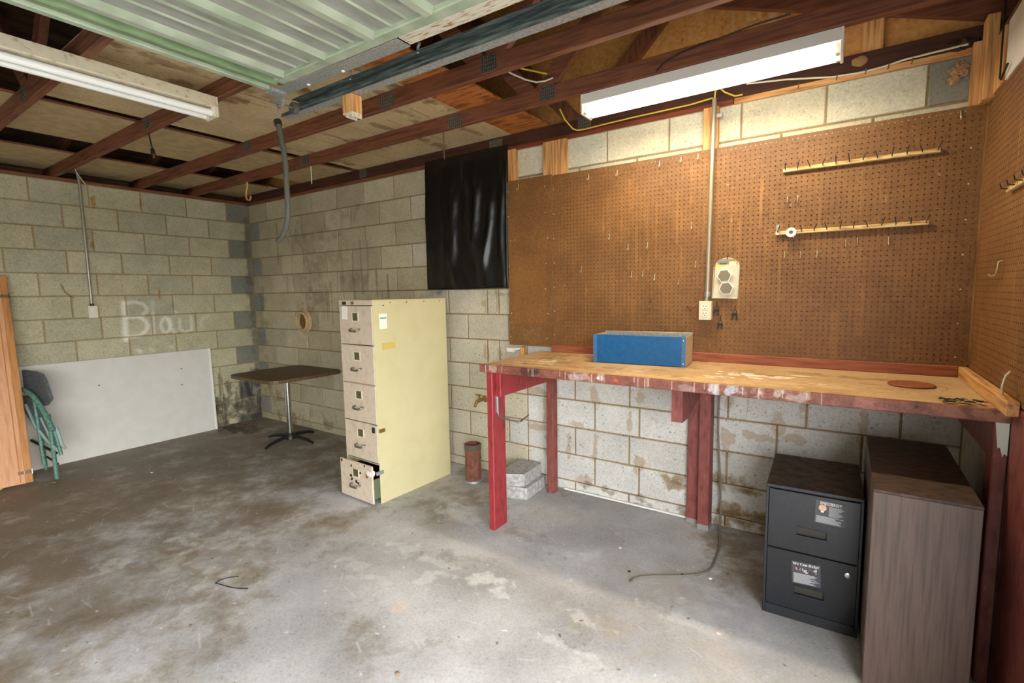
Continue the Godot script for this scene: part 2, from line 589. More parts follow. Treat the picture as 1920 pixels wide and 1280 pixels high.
func build_walls() -> void:
	var W := 2048
	var H := 838
	var px := W / 6.6
	var meshes := {}
	# ---- long wall behind the bench: painted map of its stains and some shade
	var im := grain_image(W, H, 8, c8(196, 193, 186), c8(214, 211, 204), 0.012, 0.14, 0.30)
	var bk := func(x: float, y: float) -> Vector2: return Vector2(x, 2.7 - y) * px
	var soot := c8(96, 86, 66)
	for q in [[1.35, 2.05, 0.32, 0.10], [1.55, 1.85, 0.26, 0.12], [1.2, 1.72, 0.2, 0.2], [1.75, 2.25, 0.2, 0.1], [1.25, 1.45, 0.22, 0.18], [0.95, 2.1, 0.2, 0.12], [1.9, 1.6, 0.25, 0.1], [0.15, 1.2, 0.12, 0.5]]:
		var p: Vector2 = bk.call(q[0], q[1])
		blob(im, p.x, p.y, q[2] * px, q[3] * px, soot, 0.30, int(q[0] * 100), 1.6, 0.9)
	for i in 26:
		var x := rng.randf_range(0.4, 2.5)
		var y := rng.randf_range(1.4, 2.3)
		stroke(im, [bk.call(x, y), bk.call(x + rng.randf_range(-0.02, 0.02), y - rng.randf_range(0.15, 0.6))], rng.randf_range(2, 7), soot if i % 3 else c8(214, 206, 184), 0.35, 0.9, i)
	for i in 16:
		var x := rng.randf_range(0.0, 2.6)
		var p: Vector2 = bk.call(x, rng.randf_range(0.02, 0.5) * (1.0 if x < 0.5 else 0.35))
		blob(im, p.x, p.y, rng.randf_range(8, 40), rng.randf_range(12, 40), c8(92, 80, 60), 0.45, i + 40, 1.6, 1.2)
	# tan mortar smears beside the joints under the bench
	for q in [[4.376, 0.74, 0.035, 0.09], [4.70, 0.76, 0.03, 0.10], [4.63, 0.56, 0.02, 0.09], [4.225, 0.50, 0.06, 0.025], [4.376, 0.35, 0.02, 0.09], [4.70, 0.30, 0.035, 0.08], [4.30, 0.10, 0.07, 0.05], [4.17, 0.34, 0.02, 0.09], [3.90, 0.72, 0.10, 0.03], [3.97, 0.62, 0.03, 0.10], [3.92, 0.45, 0.11, 0.03], [4.0, 0.32, 0.05, 0.10], [5.25, 0.86, 0.035, 0.12], [5.25, 0.54, 0.04, 0.08], [5.656, 0.85, 0.05, 0.09], [5.514, 0.66, 0.03, 0.10], [5.40, 0.60, 0.10, 0.025], [5.60, 0.62, 0.05, 0.03], [5.914, 0.7, 0.02, 0.1], [6.07, 0.87, 0.02, 0.1], [3.43, 1.38, 0.035, 0.07], [3.55, 1.4, 0.02, 0.09], [3.43, 0.98, 0.025, 0.08], [3.56, 0.97, 0.02, 0.08]]:
		var p: Vector2 = bk.call(q[0], q[1])
		blob(im, p.x, p.y, q[2] * px, q[3] * px, c8(172, 152, 126), 0.85, int(q[0] * 57), 1.3, 3.0)
	for i in 30:
		var p: Vector2 = bk.call(rng.randf_range(4.9, 5.9), rng.randf_range(0.02, 0.32))
		blob(im, p.x, p.y, rng.randf_range(8, 36), rng.randf_range(5, 18), c8(112, 84, 46), 0.7, i + 90, 1.6, 1.4)  # brown stains, thickened to deepen the shade beside the black cabinet
	for i in 22:
		var p: Vector2 = bk.call(rng.randf_range(4.2, 5.1), rng.randf_range(0.0, 0.09))
		blob(im, p.x, p.y, rng.randf_range(4, 16), rng.randf_range(3, 10), c8(110, 96, 76), 0.6, i + 130, 1.6, 1.6)
	for i in 240:
		var p: Vector2 = bk.call(rng.randf_range(3.3, 6.2), rng.randf_range(0.08, 1.0))
		stroke(im, [p, p + Vector2(rng.randf_range(-2, 2), rng.randf_range(-2, 2))], rng.randf_range(0.8, 1.6), c8(80, 76, 72), 0.7, 0.5, i)
	for q in [[3.60, 1.455, 0.10, 0.02], [3.66, 1.44, 0.04, 0.03], [2.95, 1.49, 0.10, 0.05]]:
		var p: Vector2 = bk.call(q[0], q[1])
		blob(im, p.x, p.y, q[2] * px, q[3] * px, c8(84, 116, 124), 0.6, int(q[1] * 57), 1.3, 1.4)
	for q in [[0.99, 1.19, 0.21, 0.2]]:
		var p: Vector2 = bk.call(q[0], q[1])
		blob(im, p.x, p.y, q[2] * px, q[3] * px, c8(168, 126, 76), 0.55, 77, 1.0, 1.6)
	var base := mapped(im, Vector3(1 / 6.6, 1 / 2.7, 1 / 6.6), Vector3(0, -1, 0), 0.9)
	var tones := [c8(180, 170, 142), c8(174, 164, 136), c8(186, 176, 148), c8(168, 158, 132)]
	var whites := [c8(198, 196, 190), c8(203, 201, 195), c8(192, 189, 182)]
	var greys := [c8(132, 130, 120), c8(122, 119, 110)]
	var grey_set := []
	var white_set := []
	var tone_set := []
	var cream_set := []
	var pale_set := []
	var own := c8(206, 203, 196)
	for c in [c8(206, 198, 172), c8(204, 200, 178)]: cream_set.append(tinted(base, ratio(c, own)))
	for c in tones: tone_set.append(tinted(base, ratio(c, own)))
	for c in [c8(192, 184, 162), c8(186, 178, 158)]: pale_set.append(tinted(base, ratio(c, own)))
	for c in whites: white_set.append(tinted(base, ratio(c, own)))
	for c in greys: grey_set.append(tinted(base, ratio(c, own)))
	var wall := struct("wall_back")
	put(bx(-0.25, 0.0, -0.2, 6.5, TOP, -0.006), "mortar", tinted(base, ratio(c8(146, 124, 92), own)), wall)
	for k in range(1, 14):
		var y1 := TOP - (k - 1) * COURSE
		var y0 := maxf(TOP - k * COURSE, 0.0)
		var j := [0.0]
		var odd := k % 2 == 1
		var lower := k >= 8
		var until := 3.3 if lower else 6.3
		var x := -0.0076 + (0.4064 if odd else 0.2032)
		while x < until:
			j.append(x)
			x += 0.4064
		if lower:
			j.append_array([3.64, 3.816, 4.222, 4.63, 5.037, 5.249, 5.656, 6.07] if odd else [3.44, 3.56, 3.816, 4.376, 4.70, 5.107, 5.514, 5.914])
		elif k == 6:
			j.append(3.56)
			j.sort()
		j.append(6.306)
		for i in j.size() - 1:
			var a: float = j[i]
			var b: float = j[i + 1]
			if b - a < 0.03 or (a > 3.72 and y0 > 1.05 and y1 < 2.27):
				continue
			var set_ := tone_set if b < 2.9 else (pale_set if a < 3.6 else white_set)
			if a < 0.01 and not odd:
				set_ = grey_set
			if k <= 2 and a > 3.6:
				set_ = cream_set
			if k == 1 and a > 6.0:
				set_ = grey_set
			var gap := 0.011 if k > 1 else 0.009
			var o := put_mesh(block_mesh(meshes, b - a - gap, y1 - y0 - 0.010), "block", set_[(k * 7 + i * 3) % set_.size()], wall)
			o.position = Vector3((a + b) / 2, (y0 + y1) / 2, rng.randf_range(-0.0015, 0.0015))
	# ---- left wall with the sprayed name
	var il := grain_image(W, H, 9, c8(166, 160, 133), c8(186, 179, 150), 0.012, 0.13, 0.24)
	var lf := func(z: float, y: float) -> Vector2: return Vector2(6.6 - z, 2.7 - y) * px
	for i in 34:
		var z := rng.randf_range(0.0, 0.62)
		var y := rng.randf_range(0.0, 0.55) * (1.0 - z * 0.6)
		var p: Vector2 = lf.call(z, y)
		blob(il, p.x, p.y, rng.randf_range(8, 34), rng.randf_range(14, 50), c8(66, 60, 46), 0.65, i, 1.6, 1.4)
	for i in 12:
		var z := rng.randf_range(0.1, 0.6)
		var y := rng.randf_range(0.35, 0.62)
		stroke(il, [lf.call(z, y), lf.call(z, y - rng.randf_range(0.1, 0.35))], rng.randf_range(3, 8), c8(52, 46, 34), 0.5, 0.9, i)
	for q in [[0.05, 1.9, 0.05, 0.7], [0.04, 1.1, 0.06, 0.5]]:
		var p: Vector2 = lf.call(q[0], q[1])
		blob(il, p.x, p.y, q[2] * px, q[3] * px, c8(104, 98, 74), 0.5, int(q[1] * 30), 1.4, 1.3)
	# rust and moss marks at joints, a scratch
	for q in [[1.478, 1.98, 0.02, 0.06], [1.07, 2.40, 0.015, 0.06], [0.98, 1.5, 0.01, 0.05], [1.44, 2.36, 0.02, 0.06]]:
		var p: Vector2 = lf.call(q[0], q[1])
		blob(il, p.x, p.y, q[2] * px, q[3] * px, c8(150, 104, 44), 0.8, int(q[1] * 30), 1.4, 2.0)
	stroke(il, [lf.call(1.735, 1.60), lf.call(1.71, 1.53), lf.call(1.66, 1.48)], 3.0, c8(96, 84, 40), 0.8, 0.7, 3)
	var paint := c8(236, 236, 230)
	for s in [[[[1.285, 1.425], [1.297, 1.07]], 0.030, 0.85], [[[1.28, 1.42], [1.20, 1.432], [1.13, 1.41], [1.10, 1.365], [1.105, 1.33], [1.138, 1.30]], 0.020, 0.65], [[[1.27, 1.285], [1.18, 1.285], [1.12, 1.24], [1.105, 1.19], [1.125, 1.14], [1.18, 1.10], [1.28, 1.09]], 0.021, 0.75], [[[1.046, 1.43], [1.050, 1.34]], 0.020, 0.35], [[[1.052, 1.31], [1.062, 1.11]], 0.020, 0.6], [[[0.942, 1.265], [0.975, 1.24], [0.992, 1.185], [0.975, 1.125], [0.945, 1.108], [0.915, 1.14], [0.908, 1.2], [0.925, 1.25], [0.942, 1.265]], 0.019, 0.7], [[[0.913, 1.24], [0.90, 1.15], [0.875, 1.11]], 0.026, 0.6], [[[0.815, 1.24], [0.82, 1.14], [0.775, 1.10], [0.71, 1.12], [0.70, 1.18], [0.707, 1.26]], 0.019, 0.55], [[[0.60, 1.15], [0.62, 1.19], [0.585, 1.245], [0.53, 1.26]], 0.020, 0.30], [[[1.21, 0.955], [1.19, 0.94]], 0.024, 0.6], [[[1.10, 0.955], [1.07, 0.93]], 0.016, 0.4], [[[0.93, 0.96], [0.90, 0.95]], 0.014, 0.4], [[[0.86, 1.325], [0.84, 1.31]], 0.018, 0.45]]:
		var pts := []
		for p in s[0]: pts.append(lf.call(p[0], p[1]))
		stroke(il, pts, s[1] * px * 1.35, paint, s[2], 0.75, 5)
	var lb := mapped(il, Vector3(1 / 6.6, 1 / 2.7, 1 / 6.6), Vector3(0, -1, 0), 0.9)
	var l_tones := []
	var l_grey := []
	for c in [c8(255, 255, 255), c8(247, 248, 248), c8(252, 251, 247), c8(240, 241, 243)]: l_tones.append(tinted(lb, c))
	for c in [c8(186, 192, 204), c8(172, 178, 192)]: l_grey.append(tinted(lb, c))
	var left := struct("wall_left")
	put(bx(-0.25, 0.0, -0.2, -0.006, TOP, 7.2), "mortar", tinted(lb, c8(216, 196, 168)), left)
	for k in range(1, 14):
		var y1 := TOP - (k - 1) * COURSE
		var y0 := maxf(TOP - k * COURSE, 0.0)
		var odd := k % 2 == 1
		var j := [0.0]
		var z := 0.252 if odd else 0.052
		while z < 3.6:
			j.append(z)
			z += 0.4064 if (odd or z > 0.1) else 0.4010
		for i in j.size() - 1:
			var a: float = j[i]
			var b: float = j[i + 1]
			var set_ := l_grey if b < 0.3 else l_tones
			var o := put_mesh(block_mesh(meshes, b - a - 0.011, y1 - y0 - 0.010), "block", set_[(k * 5 + i * 3) % set_.size()], left)
			o.position = Vector3(rng.randf_range(-0.0015, 0.0015), (y0 + y1) / 2, (a + b) / 2)
			o.rotation.y = PI / 2
	# ---- door wall at the right and the wall behind the photographer
	var blockish := tri_mat(noise_tex(41, 0.03, [c8(168, 164, 152), c8(188, 184, 172)], [0.2, 0.8]), Vector3(0.7, 0.7, 0.7), 0.9)
	var right := struct("wall_right")
	put(bx(6.306, 0.0, -0.2, 6.5, TOP, 1.85), "pier", blockish, right)
	put(bx(6.306, 0.0, 6.7, 6.5, TOP, 7.2), "pier", blockish, right)
	put(bx(6.306, 2.15, 1.85, 6.5, TOP, 6.7), "header", blockish, right)  # unseen far end of the opening, widened to let daylight reach the left
	var front := struct("wall_front")
	put(bx(-0.25, 0.0, 7.0, 6.5, TOP, 7.2), "block_face", blockish, front)
	# top plates
	var t1 := struct("trim_1")
	put(bx(-0.14, TOP, -0.14, 3.69, PLATE, 0.0, 0.003), "top_plate", M.joist, t1)
	put(bx(3.69, TOP, -0.14, 5.23, PLATE, 0.0, 0.003), "top_plate", M.plate, t1)
	put(bx(5.234, TOP, -0.14, 6.306, PLATE, 0.0, 0.003), "top_plate", M.pine_x, t1)
	for x in [5.72, 5.84, 5.93, 6.02, 5.55]:
		put(Geo.new().tube([Vector3(x, TOP + 0.012, 0.0), Vector3(x + 0.002, TOP + 0.014, 0.016), Vector3(x + 0.004, TOP + 0.032, 0.022)], 0.0022, 6), "bent_nail", M.rust, t1)
	var t2 := struct("trim_2")
	put(bx(-0.14, TOP, 0.0, 0.0, PLATE, 7.0, 0.003), "top_plate", M.joist_z, t2)
	var t3 := struct("trim_3")
	put(bx(6.306, TOP, 0.0, 6.45, PLATE, 7.0, 0.003), "top_plate", M.joist_z, t3)


func build_roof() -> void:
	var rise := 0.36
	var roof := struct("ceiling")
	for s in [0, 1]:
		var g := Geo.new()
		var a := Vector2(-0.35, 2.72 - 0.35 * rise)
		var b := Vector2(3.2, 2.72 + 3.2 * rise)
		var poly := [a, b, b + Vector2(0, 0.05), a + Vector2(0, 0.05)]
		if s == 1:
			for i in 4: poly[i] = Vector2(6.4 - poly[i].x, poly[i].y)
		g.prism(poly, -0.35, 7.35)
		put(g, "roof_deck", M.roof_deck, roof)
	for x in [-0.29, 6.66]:  # unseen eave boards and soffits, added to keep stray sky light out
		put(bx(x, 2.35, -0.3, x + 0.03, 2.75, 7.3), "eave_board", M.roof_deck, roof)
		put(bx(minf(x, x - 0.0) - (0.0 if x < 0 else 0.2), 2.33, -0.3, x + (0.23 if x < 0 else 0.03), 2.35, 7.3), "soffit", M.roof_deck, roof)
	# gable ends, brown hardboard
	var gi := grain_image(1024, 256, 15, c8(176, 122, 62), c8(200, 146, 82), 0.01, 0.14, 0.2)
	var q := 1024 / 6.6
	for s in [[[5.20, 3.05], [5.20, 2.85]], [[5.205, 2.84], [5.21, 2.76]]]:
		var pts := []
		for p in s: pts.append(Vector2(p[0], 4.2 - p[1]) * q)
		stroke(gi, pts, 1.6, c8(196, 176, 140), 0.6, 0.7, 2)
	for s in [[[5.40, 3.05], [5.41, 2.70]]]:
		var pts := []
		for p in s: pts.append(Vector2(p[0], 4.2 - p[1]) * q)
		stroke(gi, pts, 4.0, c8(200, 186, 150), 0.7, 0.6, 2)
	for s in [[[5.28, 2.98], [5.34, 2.98], [5.34, 3.03], [5.28, 3.03], [5.28, 2.98]], [[5.28, 3.06], [5.33, 3.07]]]:
		var pts := []
		for p in s: pts.append(Vector2(p[0], 4.2 - p[1]) * q)
		stroke(gi, pts, 1.8, c8(200, 184, 148), 0.7, 0.7, 2)
	var gm := mapped(gi, Vector3(1 / 6.6, 1 / 1.65, 1 / 6.6), Vector3(0, -4.2 / 1.65, 0), 0.85)
	for z in [-0.075, 7.1]:
		var g := Geo.new()
		g.prism([Vector2(-0.3, 2.33), Vector2(6.7, 2.33), Vector2(6.7, 2.62), Vector2(3.2, 3.9), Vector2(-0.3, 2.62)], z - 0.012, z)
		put(g, "gable_board", gm, roof)
	# trusses
	var spots := [-0.043, 0.545, 1.032, 1.677, 2.257, 2.867]
	var names := {0: "gable truss lying against the brown hardboard above the long block wall", 1: "dark brown roof truss carrying the lit fluorescent lamp", 2: "brown roof truss between the lit lamp and the steel door track", 3: "brown roof truss running above the steel door track and garage door corner", 4: "brown roof truss crossing above the unlit fluorescent fixture at the left edge"}
	for i in spots.size():
		var z: float = spots[i]
		var label: String = names.get(i, "roof truss farthest from the pegboard, above the raised garage door")
		var t := thing("roof_truss", label, "roof truss", Vector3(0, PLATE, z), "roof trusses")
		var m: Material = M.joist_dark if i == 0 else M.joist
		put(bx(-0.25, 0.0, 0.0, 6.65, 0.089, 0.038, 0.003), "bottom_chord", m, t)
		var a := Vector2(-0.27, 2.66 - 0.27 * rise - PLATE)
		var b := Vector2(3.2, 2.66 + 3.2 * rise - PLATE)
		var dn := Vector2(0, -0.094)
		a.y += 0.045
		b.y += 0.045
		for s in [0, 1]:
			var poly := [a, b, b + dn, a + dn]
			if s == 1:
				for k in 4: poly[k] = Vector2(6.4 - poly[k].x, poly[k].y)
			put(Geo.new().prism(poly, 0.0, 0.038), "top_chord", M.joist, t)
		for w in [[Vector2(4.30, 0.06), Vector2(4.86, 0.62)], [Vector2(4.24, 0.06), Vector2(3.24, 1.12)], [Vector2(2.10, 0.06), Vector2(1.54, 0.62)], [Vector2(2.16, 0.06), Vector2(3.16, 1.12)]]:
			var e: Vector2 = (w[1] - w[0]).normalized()
			var r := Vector2(-e.y, e.x) * 0.044
			put(Geo.new().prism([w[0] - r, w[1] - r, w[1] + r, w[0] + r], 0.001, 0.037), "web", m if i != 0 else M.joist_y, t)
		if i > 4:
			continue
		for xx in [[3.60 if i == 1 else 3.50, 0.12, -0.005, 0.075], [4.30 if i == 1 else 4.25, 0.095, 0.012, 0.095], [1.98, 0.10, 0.01, 0.09]]:
			var pl := put(bx(xx[0], xx[2], 0.038, xx[0] + xx[1], xx[3], 0.040, 0.0005), "gusset_plate", M.plate_metal, t)
			var tg := Geo.new()
			for c in 7:
				for r in 4:
					var o := Vector3(xx[0] + 0.008 + c * (xx[1] - 0.016) / 6.0, xx[2] + 0.006 + r * 0.019, 0.040)
					tg.box(o, o + Vector3(0.004, 0.012, 0.001))
			var tm := put(tg, "stamped_slots", M.dark_steel, pl)
			tm.set_meta("kind", "stuff")
	# stud in the gable
	tag(put(bx(5.82, PLATE + 0.089, -0.075, 5.91, 3.4, -0.045, 0.003), "gable_stud", M.pine_y, self), "orange pine stud on the brown gable board right of the lit lamp", "stud")


func build_loft() -> void:
	var y := DECK
	var z1 := 6.9
	# plywood with water stains and dark checks running along the sheets
	var im := grain_image(512, 512, 71, c8(180, 156, 116), c8(204, 182, 142), 0.01, 0.10, 0.14)
	var px := 512 / 2.4
	var rr := RandomNumberGenerator.new()
	rr.seed = 21
	var at := func(x: float, z: float) -> Vector2: return Vector2(fposmod(x - 1.9, 2.4), fposmod(z, 2.4)) * px
	for i in 46:
		var x := rr.randf_range(2.9, 3.75) if i < 30 else rr.randf_range(1.95, 3.7)
		var z := rr.randf_range(0.0, 2.3)
		var p: Vector2 = at.call(x, z)
		blob(im, p.x, p.y, rr.randf_range(5, 16), rr.randf_range(10, 46), c8(98, 70, 42), rr.randf_range(0.45, 0.85), i, 1.7, 1.4)
	for i in 40:
		var x := rr.randf_range(1.95, 3.7)
		var z := rr.randf_range(0.0, 2.1)
		stroke(im, [at.call(x, z), at.call(x + rr.randf_range(-0.02, 0.02), z + rr.randf_range(0.05, 0.3))], rr.randf_range(0.8, 1.8), c8(92, 64, 38), 0.6, 0.8, i)
	var deck := mapped(im, Vector3(1 / 2.4, 1 / 2.4, 1 / 2.4), Vector3(-1.9 / 2.4, 0, 0), 0.85)
	var list := [
		["loft_board", -0.2, 0.60, 0.010, M.beige_board, "beige loft board laid on the trusses beside the far block wall"],
		["loft_board", 1.07, 1.85, 0.010, M.beige_board, "wide beige loft board between the two dark ceiling gaps"],
		["loft_plywood", 1.97, 2.288, 0.012, deck, "narrow weathered plywood strip in the loft with a seam at its side"],
		["loft_plywood", 2.291, 3.70, 0.012, deck, "weathered stained plywood sheet covering the middle of the loft"],
		["loft_plywood", 3.703, 4.02, 0.014, M.orange_ply, "orange plywood strip with bold grain at the open end of the loft"]]
	for q in list:
		var o := put(bx(q[1], y, -0.04, q[2], y + q[3], 2.29 if q[0] == "loft_plywood" else z1, 0.002), q[0], q[4], self)
		tag(o, q[5], "loft board" if q[0] == "loft_board" else "plywood", "loft floor sheets")
	# batten under the edge of the wide board
	tag(put(bx(1.85, y, 0.1, 1.874, y + 0.012, z1, 0.003), "loft_batten", M.joist_z, self), "thin brown batten along the edge of the beige loft board", "batten")
	tag(put(bx(0.60, y, 0.1, 0.625, y + 0.012, z1, 0.003), "loft_batten", M.joist_z, self), "thin brown batten beside the dark gap nearest the far wall", "batten")


func pegboard(w: float, h: float, th: float, rims: Geo) -> Geo:
	# origin at lower left, face towards +z; one inch grid of round holes
	var g := Geo.new()
	var s := 0.0254
	var nx := int(w / s)
	var ny := int(h / s)
	var ex := (w - nx * s) / 2.0
	var ey := (h - ny * s) / 2.0
	var up := Vector3(0, 0, 1)
	var dirs := []
	var sq := []
	for k in 8:
		var a := TAU * k / 8.0
		dirs.append(Vector3(cos(a), sin(a), 0))
	for q in [[1, 0], [1, 1], [0, 1], [-1, 1], [-1, 0], [-1, -1], [0, -1], [1, -1]]:
		sq.append(Vector3(q[0], q[1], 0) * s / 2.0)
	var r := 0.0033
	var back := Vector3(0, 0, -th)
	for j in ny:
		for i in nx:
			var o := Vector3(ex + (i + 0.5) * s, ey + (j + 0.5) * s, 0)
			for k in 8:
				var l := (k + 1) % 8
				var a: Vector3 = o + sq[k]
				var b: Vector3 = o + sq[l]
				var c: Vector3 = o + dirs[l] * r
				var d: Vector3 = o + dirs[k] * r
				g.quad(a, b, c, d, up)
				rims.quad(d, c, c + back, d + back, -(dirs[k] + dirs[l]).normalized())
	if ex > 0.0:
		g.quad(Vector3(0, 0, 0), Vector3(ex, 0, 0), Vector3(ex, h, 0), Vector3(0, h, 0), up)
		g.quad(Vector3(w - ex, 0, 0), Vector3(w, 0, 0), Vector3(w, h, 0), Vector3(w - ex, h, 0), up)
	if ey > 0.0:
		g.quad(Vector3(ex, 0, 0), Vector3(w - ex, 0, 0), Vector3(w - ex, ey, 0), Vector3(ex, ey, 0), up)
		g.quad(Vector3(ex, h - ey, 0), Vector3(w - ex, h - ey, 0), Vector3(w - ex, h, 0), Vector3(ex, h, 0), up)
	g.quad(Vector3(0, 0, 0), Vector3(w, 0, 0), Vector3(w, 0, -th), Vector3(0, 0, -th), Vector3(0, -1, 0))
	g.quad(Vector3(0, h, 0), Vector3(w, h, 0), Vector3(w, h, -th), Vector3(0, h, -th), Vector3(0, 1, 0))
	g.quad(Vector3(0, 0, 0), Vector3(0, h, 0), Vector3(0, h, -th), Vector3(0, 0, -th), Vector3(-1, 0, 0))
	g.quad(Vector3(w, 0, 0), Vector3(w, h, 0), Vector3(w, h, -th), Vector3(w, 0, -th), Vector3(1, 0, 0))
	return g


func build_panels() -> void:
	var im := grain_image(1024, 512, 31, c8(108, 72, 35), c8(130, 90, 47), 0.008, 0.13, 0.16)
	var px := 1024 / 3.0
	var at := func(x: float, y: float) -> Vector2: return Vector2(fposmod(x, 3.0), 2.5 - y) * px
	var rr := RandomNumberGenerator.new()
	rr.seed = 5
	for i in 40:
		var x := rr.randf_range(4.1, 5.9)
		var y := rr.randf_range(1.3, 2.2)
		stroke(im, [at.call(x, y), at.call(x + rr.randf_range(-0.01, 0.01), y - rr.randf_range(0.05, 0.35))], rr.randf_range(2, 7), c8(188, 136, 76), 0.30, 0.95, i)
	for i in 40:
		var p: Vector2 = at.call(rr.randf_range(3.7, 6.2), rr.randf_range(1.1, 2.2))
		stroke(im, [p, p + Vector2(rr.randf_range(-4, 4), rr.randf_range(-5, 5))], rr.randf_range(0.8, 1.5), c8(214, 190, 150), 0.6, 0.6, i)
	# pale rectangle where a sign once hung on the plain panel, with its outline
	for q in [[3.86, 1.42, 0.20, 0.30]]:
		for jj in range(int((2.5 - 1.75) * px), int((2.5 - 1.22) * px)):
			for ii in range(int(fposmod(3.715, 3.0) * px), int(fposmod(4.03, 3.0) * px)):
				var c := im.get_pixel(ii, jj)
				im.set_pixel(ii, jj, c.lerp(c8(150, 98, 40), clampf(minf(minf(ii - int(fposmod(3.715, 3.0) * px), int(fposmod(4.03, 3.0) * px) - ii), minf(jj - int((2.5 - 1.75) * px), int((2.5 - 1.22) * px) - jj)) / 9.0, 0.0, 1.0) * (0.38 + 0.3 * warp.get_noise_2d(ii * 3.0, jj * 3.0))))
	var board := mapped(im, Vector3(1 / 3.0, 1 / 1.5, 1 / 3.0), Vector3(0, -2.5 / 1.5, 0), 0.6)
	M.hardboard = board
	# furring strips on the block wall
	var strips := [[3.695, 3.765, "pine strip at the left edge of the brown panels beside black plastic"], [3.997, 4.088, "left one of the two pine strips side by side above the pegboard seam"], [4.092, 4.179, "right one of the two pine strips side by side above the pegboard seam"], [5.078, 5.160, "pine strip behind the steel conduit above the pegboard"], [6.235, 6.304, "pine strip standing in the corner beside the side pegboard"]]
	for s in strips:
		tag(put(bx(s[0], 1.09, 0.002, s[1], TOP - 0.003 if s[0] < 6 else 2.55, 0.038, 0.002), "furring_strip", M.pine_y, self), s[2], "wood strip", "furring strips on the long wall")
	var p0 := thing("hardboard_panel", "narrow plain brown hardboard panel without holes beside the black plastic sheet", "panel", Vector3(3.69, 1.068, 0.040))
	put(bx(0, 0, 0, 0.378, 1.214, 0.005, 0.001), "board", board, p0)
	var p1 := thing("pegboard_panel", "large brown pegboard with rows of holes above the workbench", "pegboard", Vector3(4.071, 1.068, 0.0445))
	var rim_m := plain(c8(58, 36, 18), 0.95)
	var rim1 := Geo.new()
	put(pegboard(2.222, 1.205, 0.004, rim1), "board", board, p1)
	put(rim1, "hole_walls", rim_m, p1).set_meta("kind", "stuff")
	var p2 := thing("pegboard_panel", "brown pegboard on the side wall at the right edge", "pegboard", Vector3(6.2985, 1.068, 1.62))
	var rim2 := Geo.new()
	var pg := put(pegboard(1.56, 1.20, 0.004, rim2), "board", board, p2)
	var pr := put(rim2, "hole_walls", rim_m, p2)
	pr.set_meta("kind", "stuff")
	pr.rotation.y = -PI / 2
	pr.position = Vector3(0, 0, -1.56)
	pg.rotation.y = -PI / 2
	pg.position = Vector3(0, 0, -1.56)
	tag(put(bx(6.297, 0.0, 0.82, 6.305, 1.06, 1.70, 0.002), "wall_board", M.red, self), "dark red painted board low on the side wall at the right edge", "board")
	# nails in the two panels
	var nail := Geo.new().lathe([Vector2(0.0, 0.002), Vector2(0.003, 0.0015), Vector2(0.004, 0.0)], 8, Transform3D(Basis(Vector3.RIGHT, PI / 2), Vector3.ZERO)).mesh()
	for q in [[0.33, 0.0], [0.012, 0.0]]:
		for k in 7:
			var o := put_mesh(nail, "nail_head", M.ivory, p0)
			o.position = Vector3(q[0] + 0.012 * sin(k * 2.0), 0.06 + k * 0.18, 0.005)
	for k in 7:
		var o := put_mesh(nail, "nail_head", M.ivory, p1)
		o.position = Vector3(0.012, 0.09 + k * 0.17, 0.0)
		var o2 := put_mesh(nail, "nail_head", M.ivory, p1)
		o2.position = Vector3(2.18, 0.06 + k * 0.16, 0.0)
	# timbers in the corner above the side pegboard
	tag(put(bx(6.262, 2.27, 0.042, 6.304, 2.62, 0.13, 0.003), "corner_post", M.pine_y, self), "short pine post in the corner above the side pegboard", "post")
	tag(put(bx(6.29, 2.275, 0.16, 6.304, 2.50, 0.30, 0.002), "wall_board", M.pine_y, self), "pale board on the side wall above the side pegboard", "board")
	tag(put(bx(6.295, 2.275, 0.33, 6.305, 2.50, 1.2, 0.002), "wall_board", M.white, self), "white board on the side wall at the top right corner", "board")


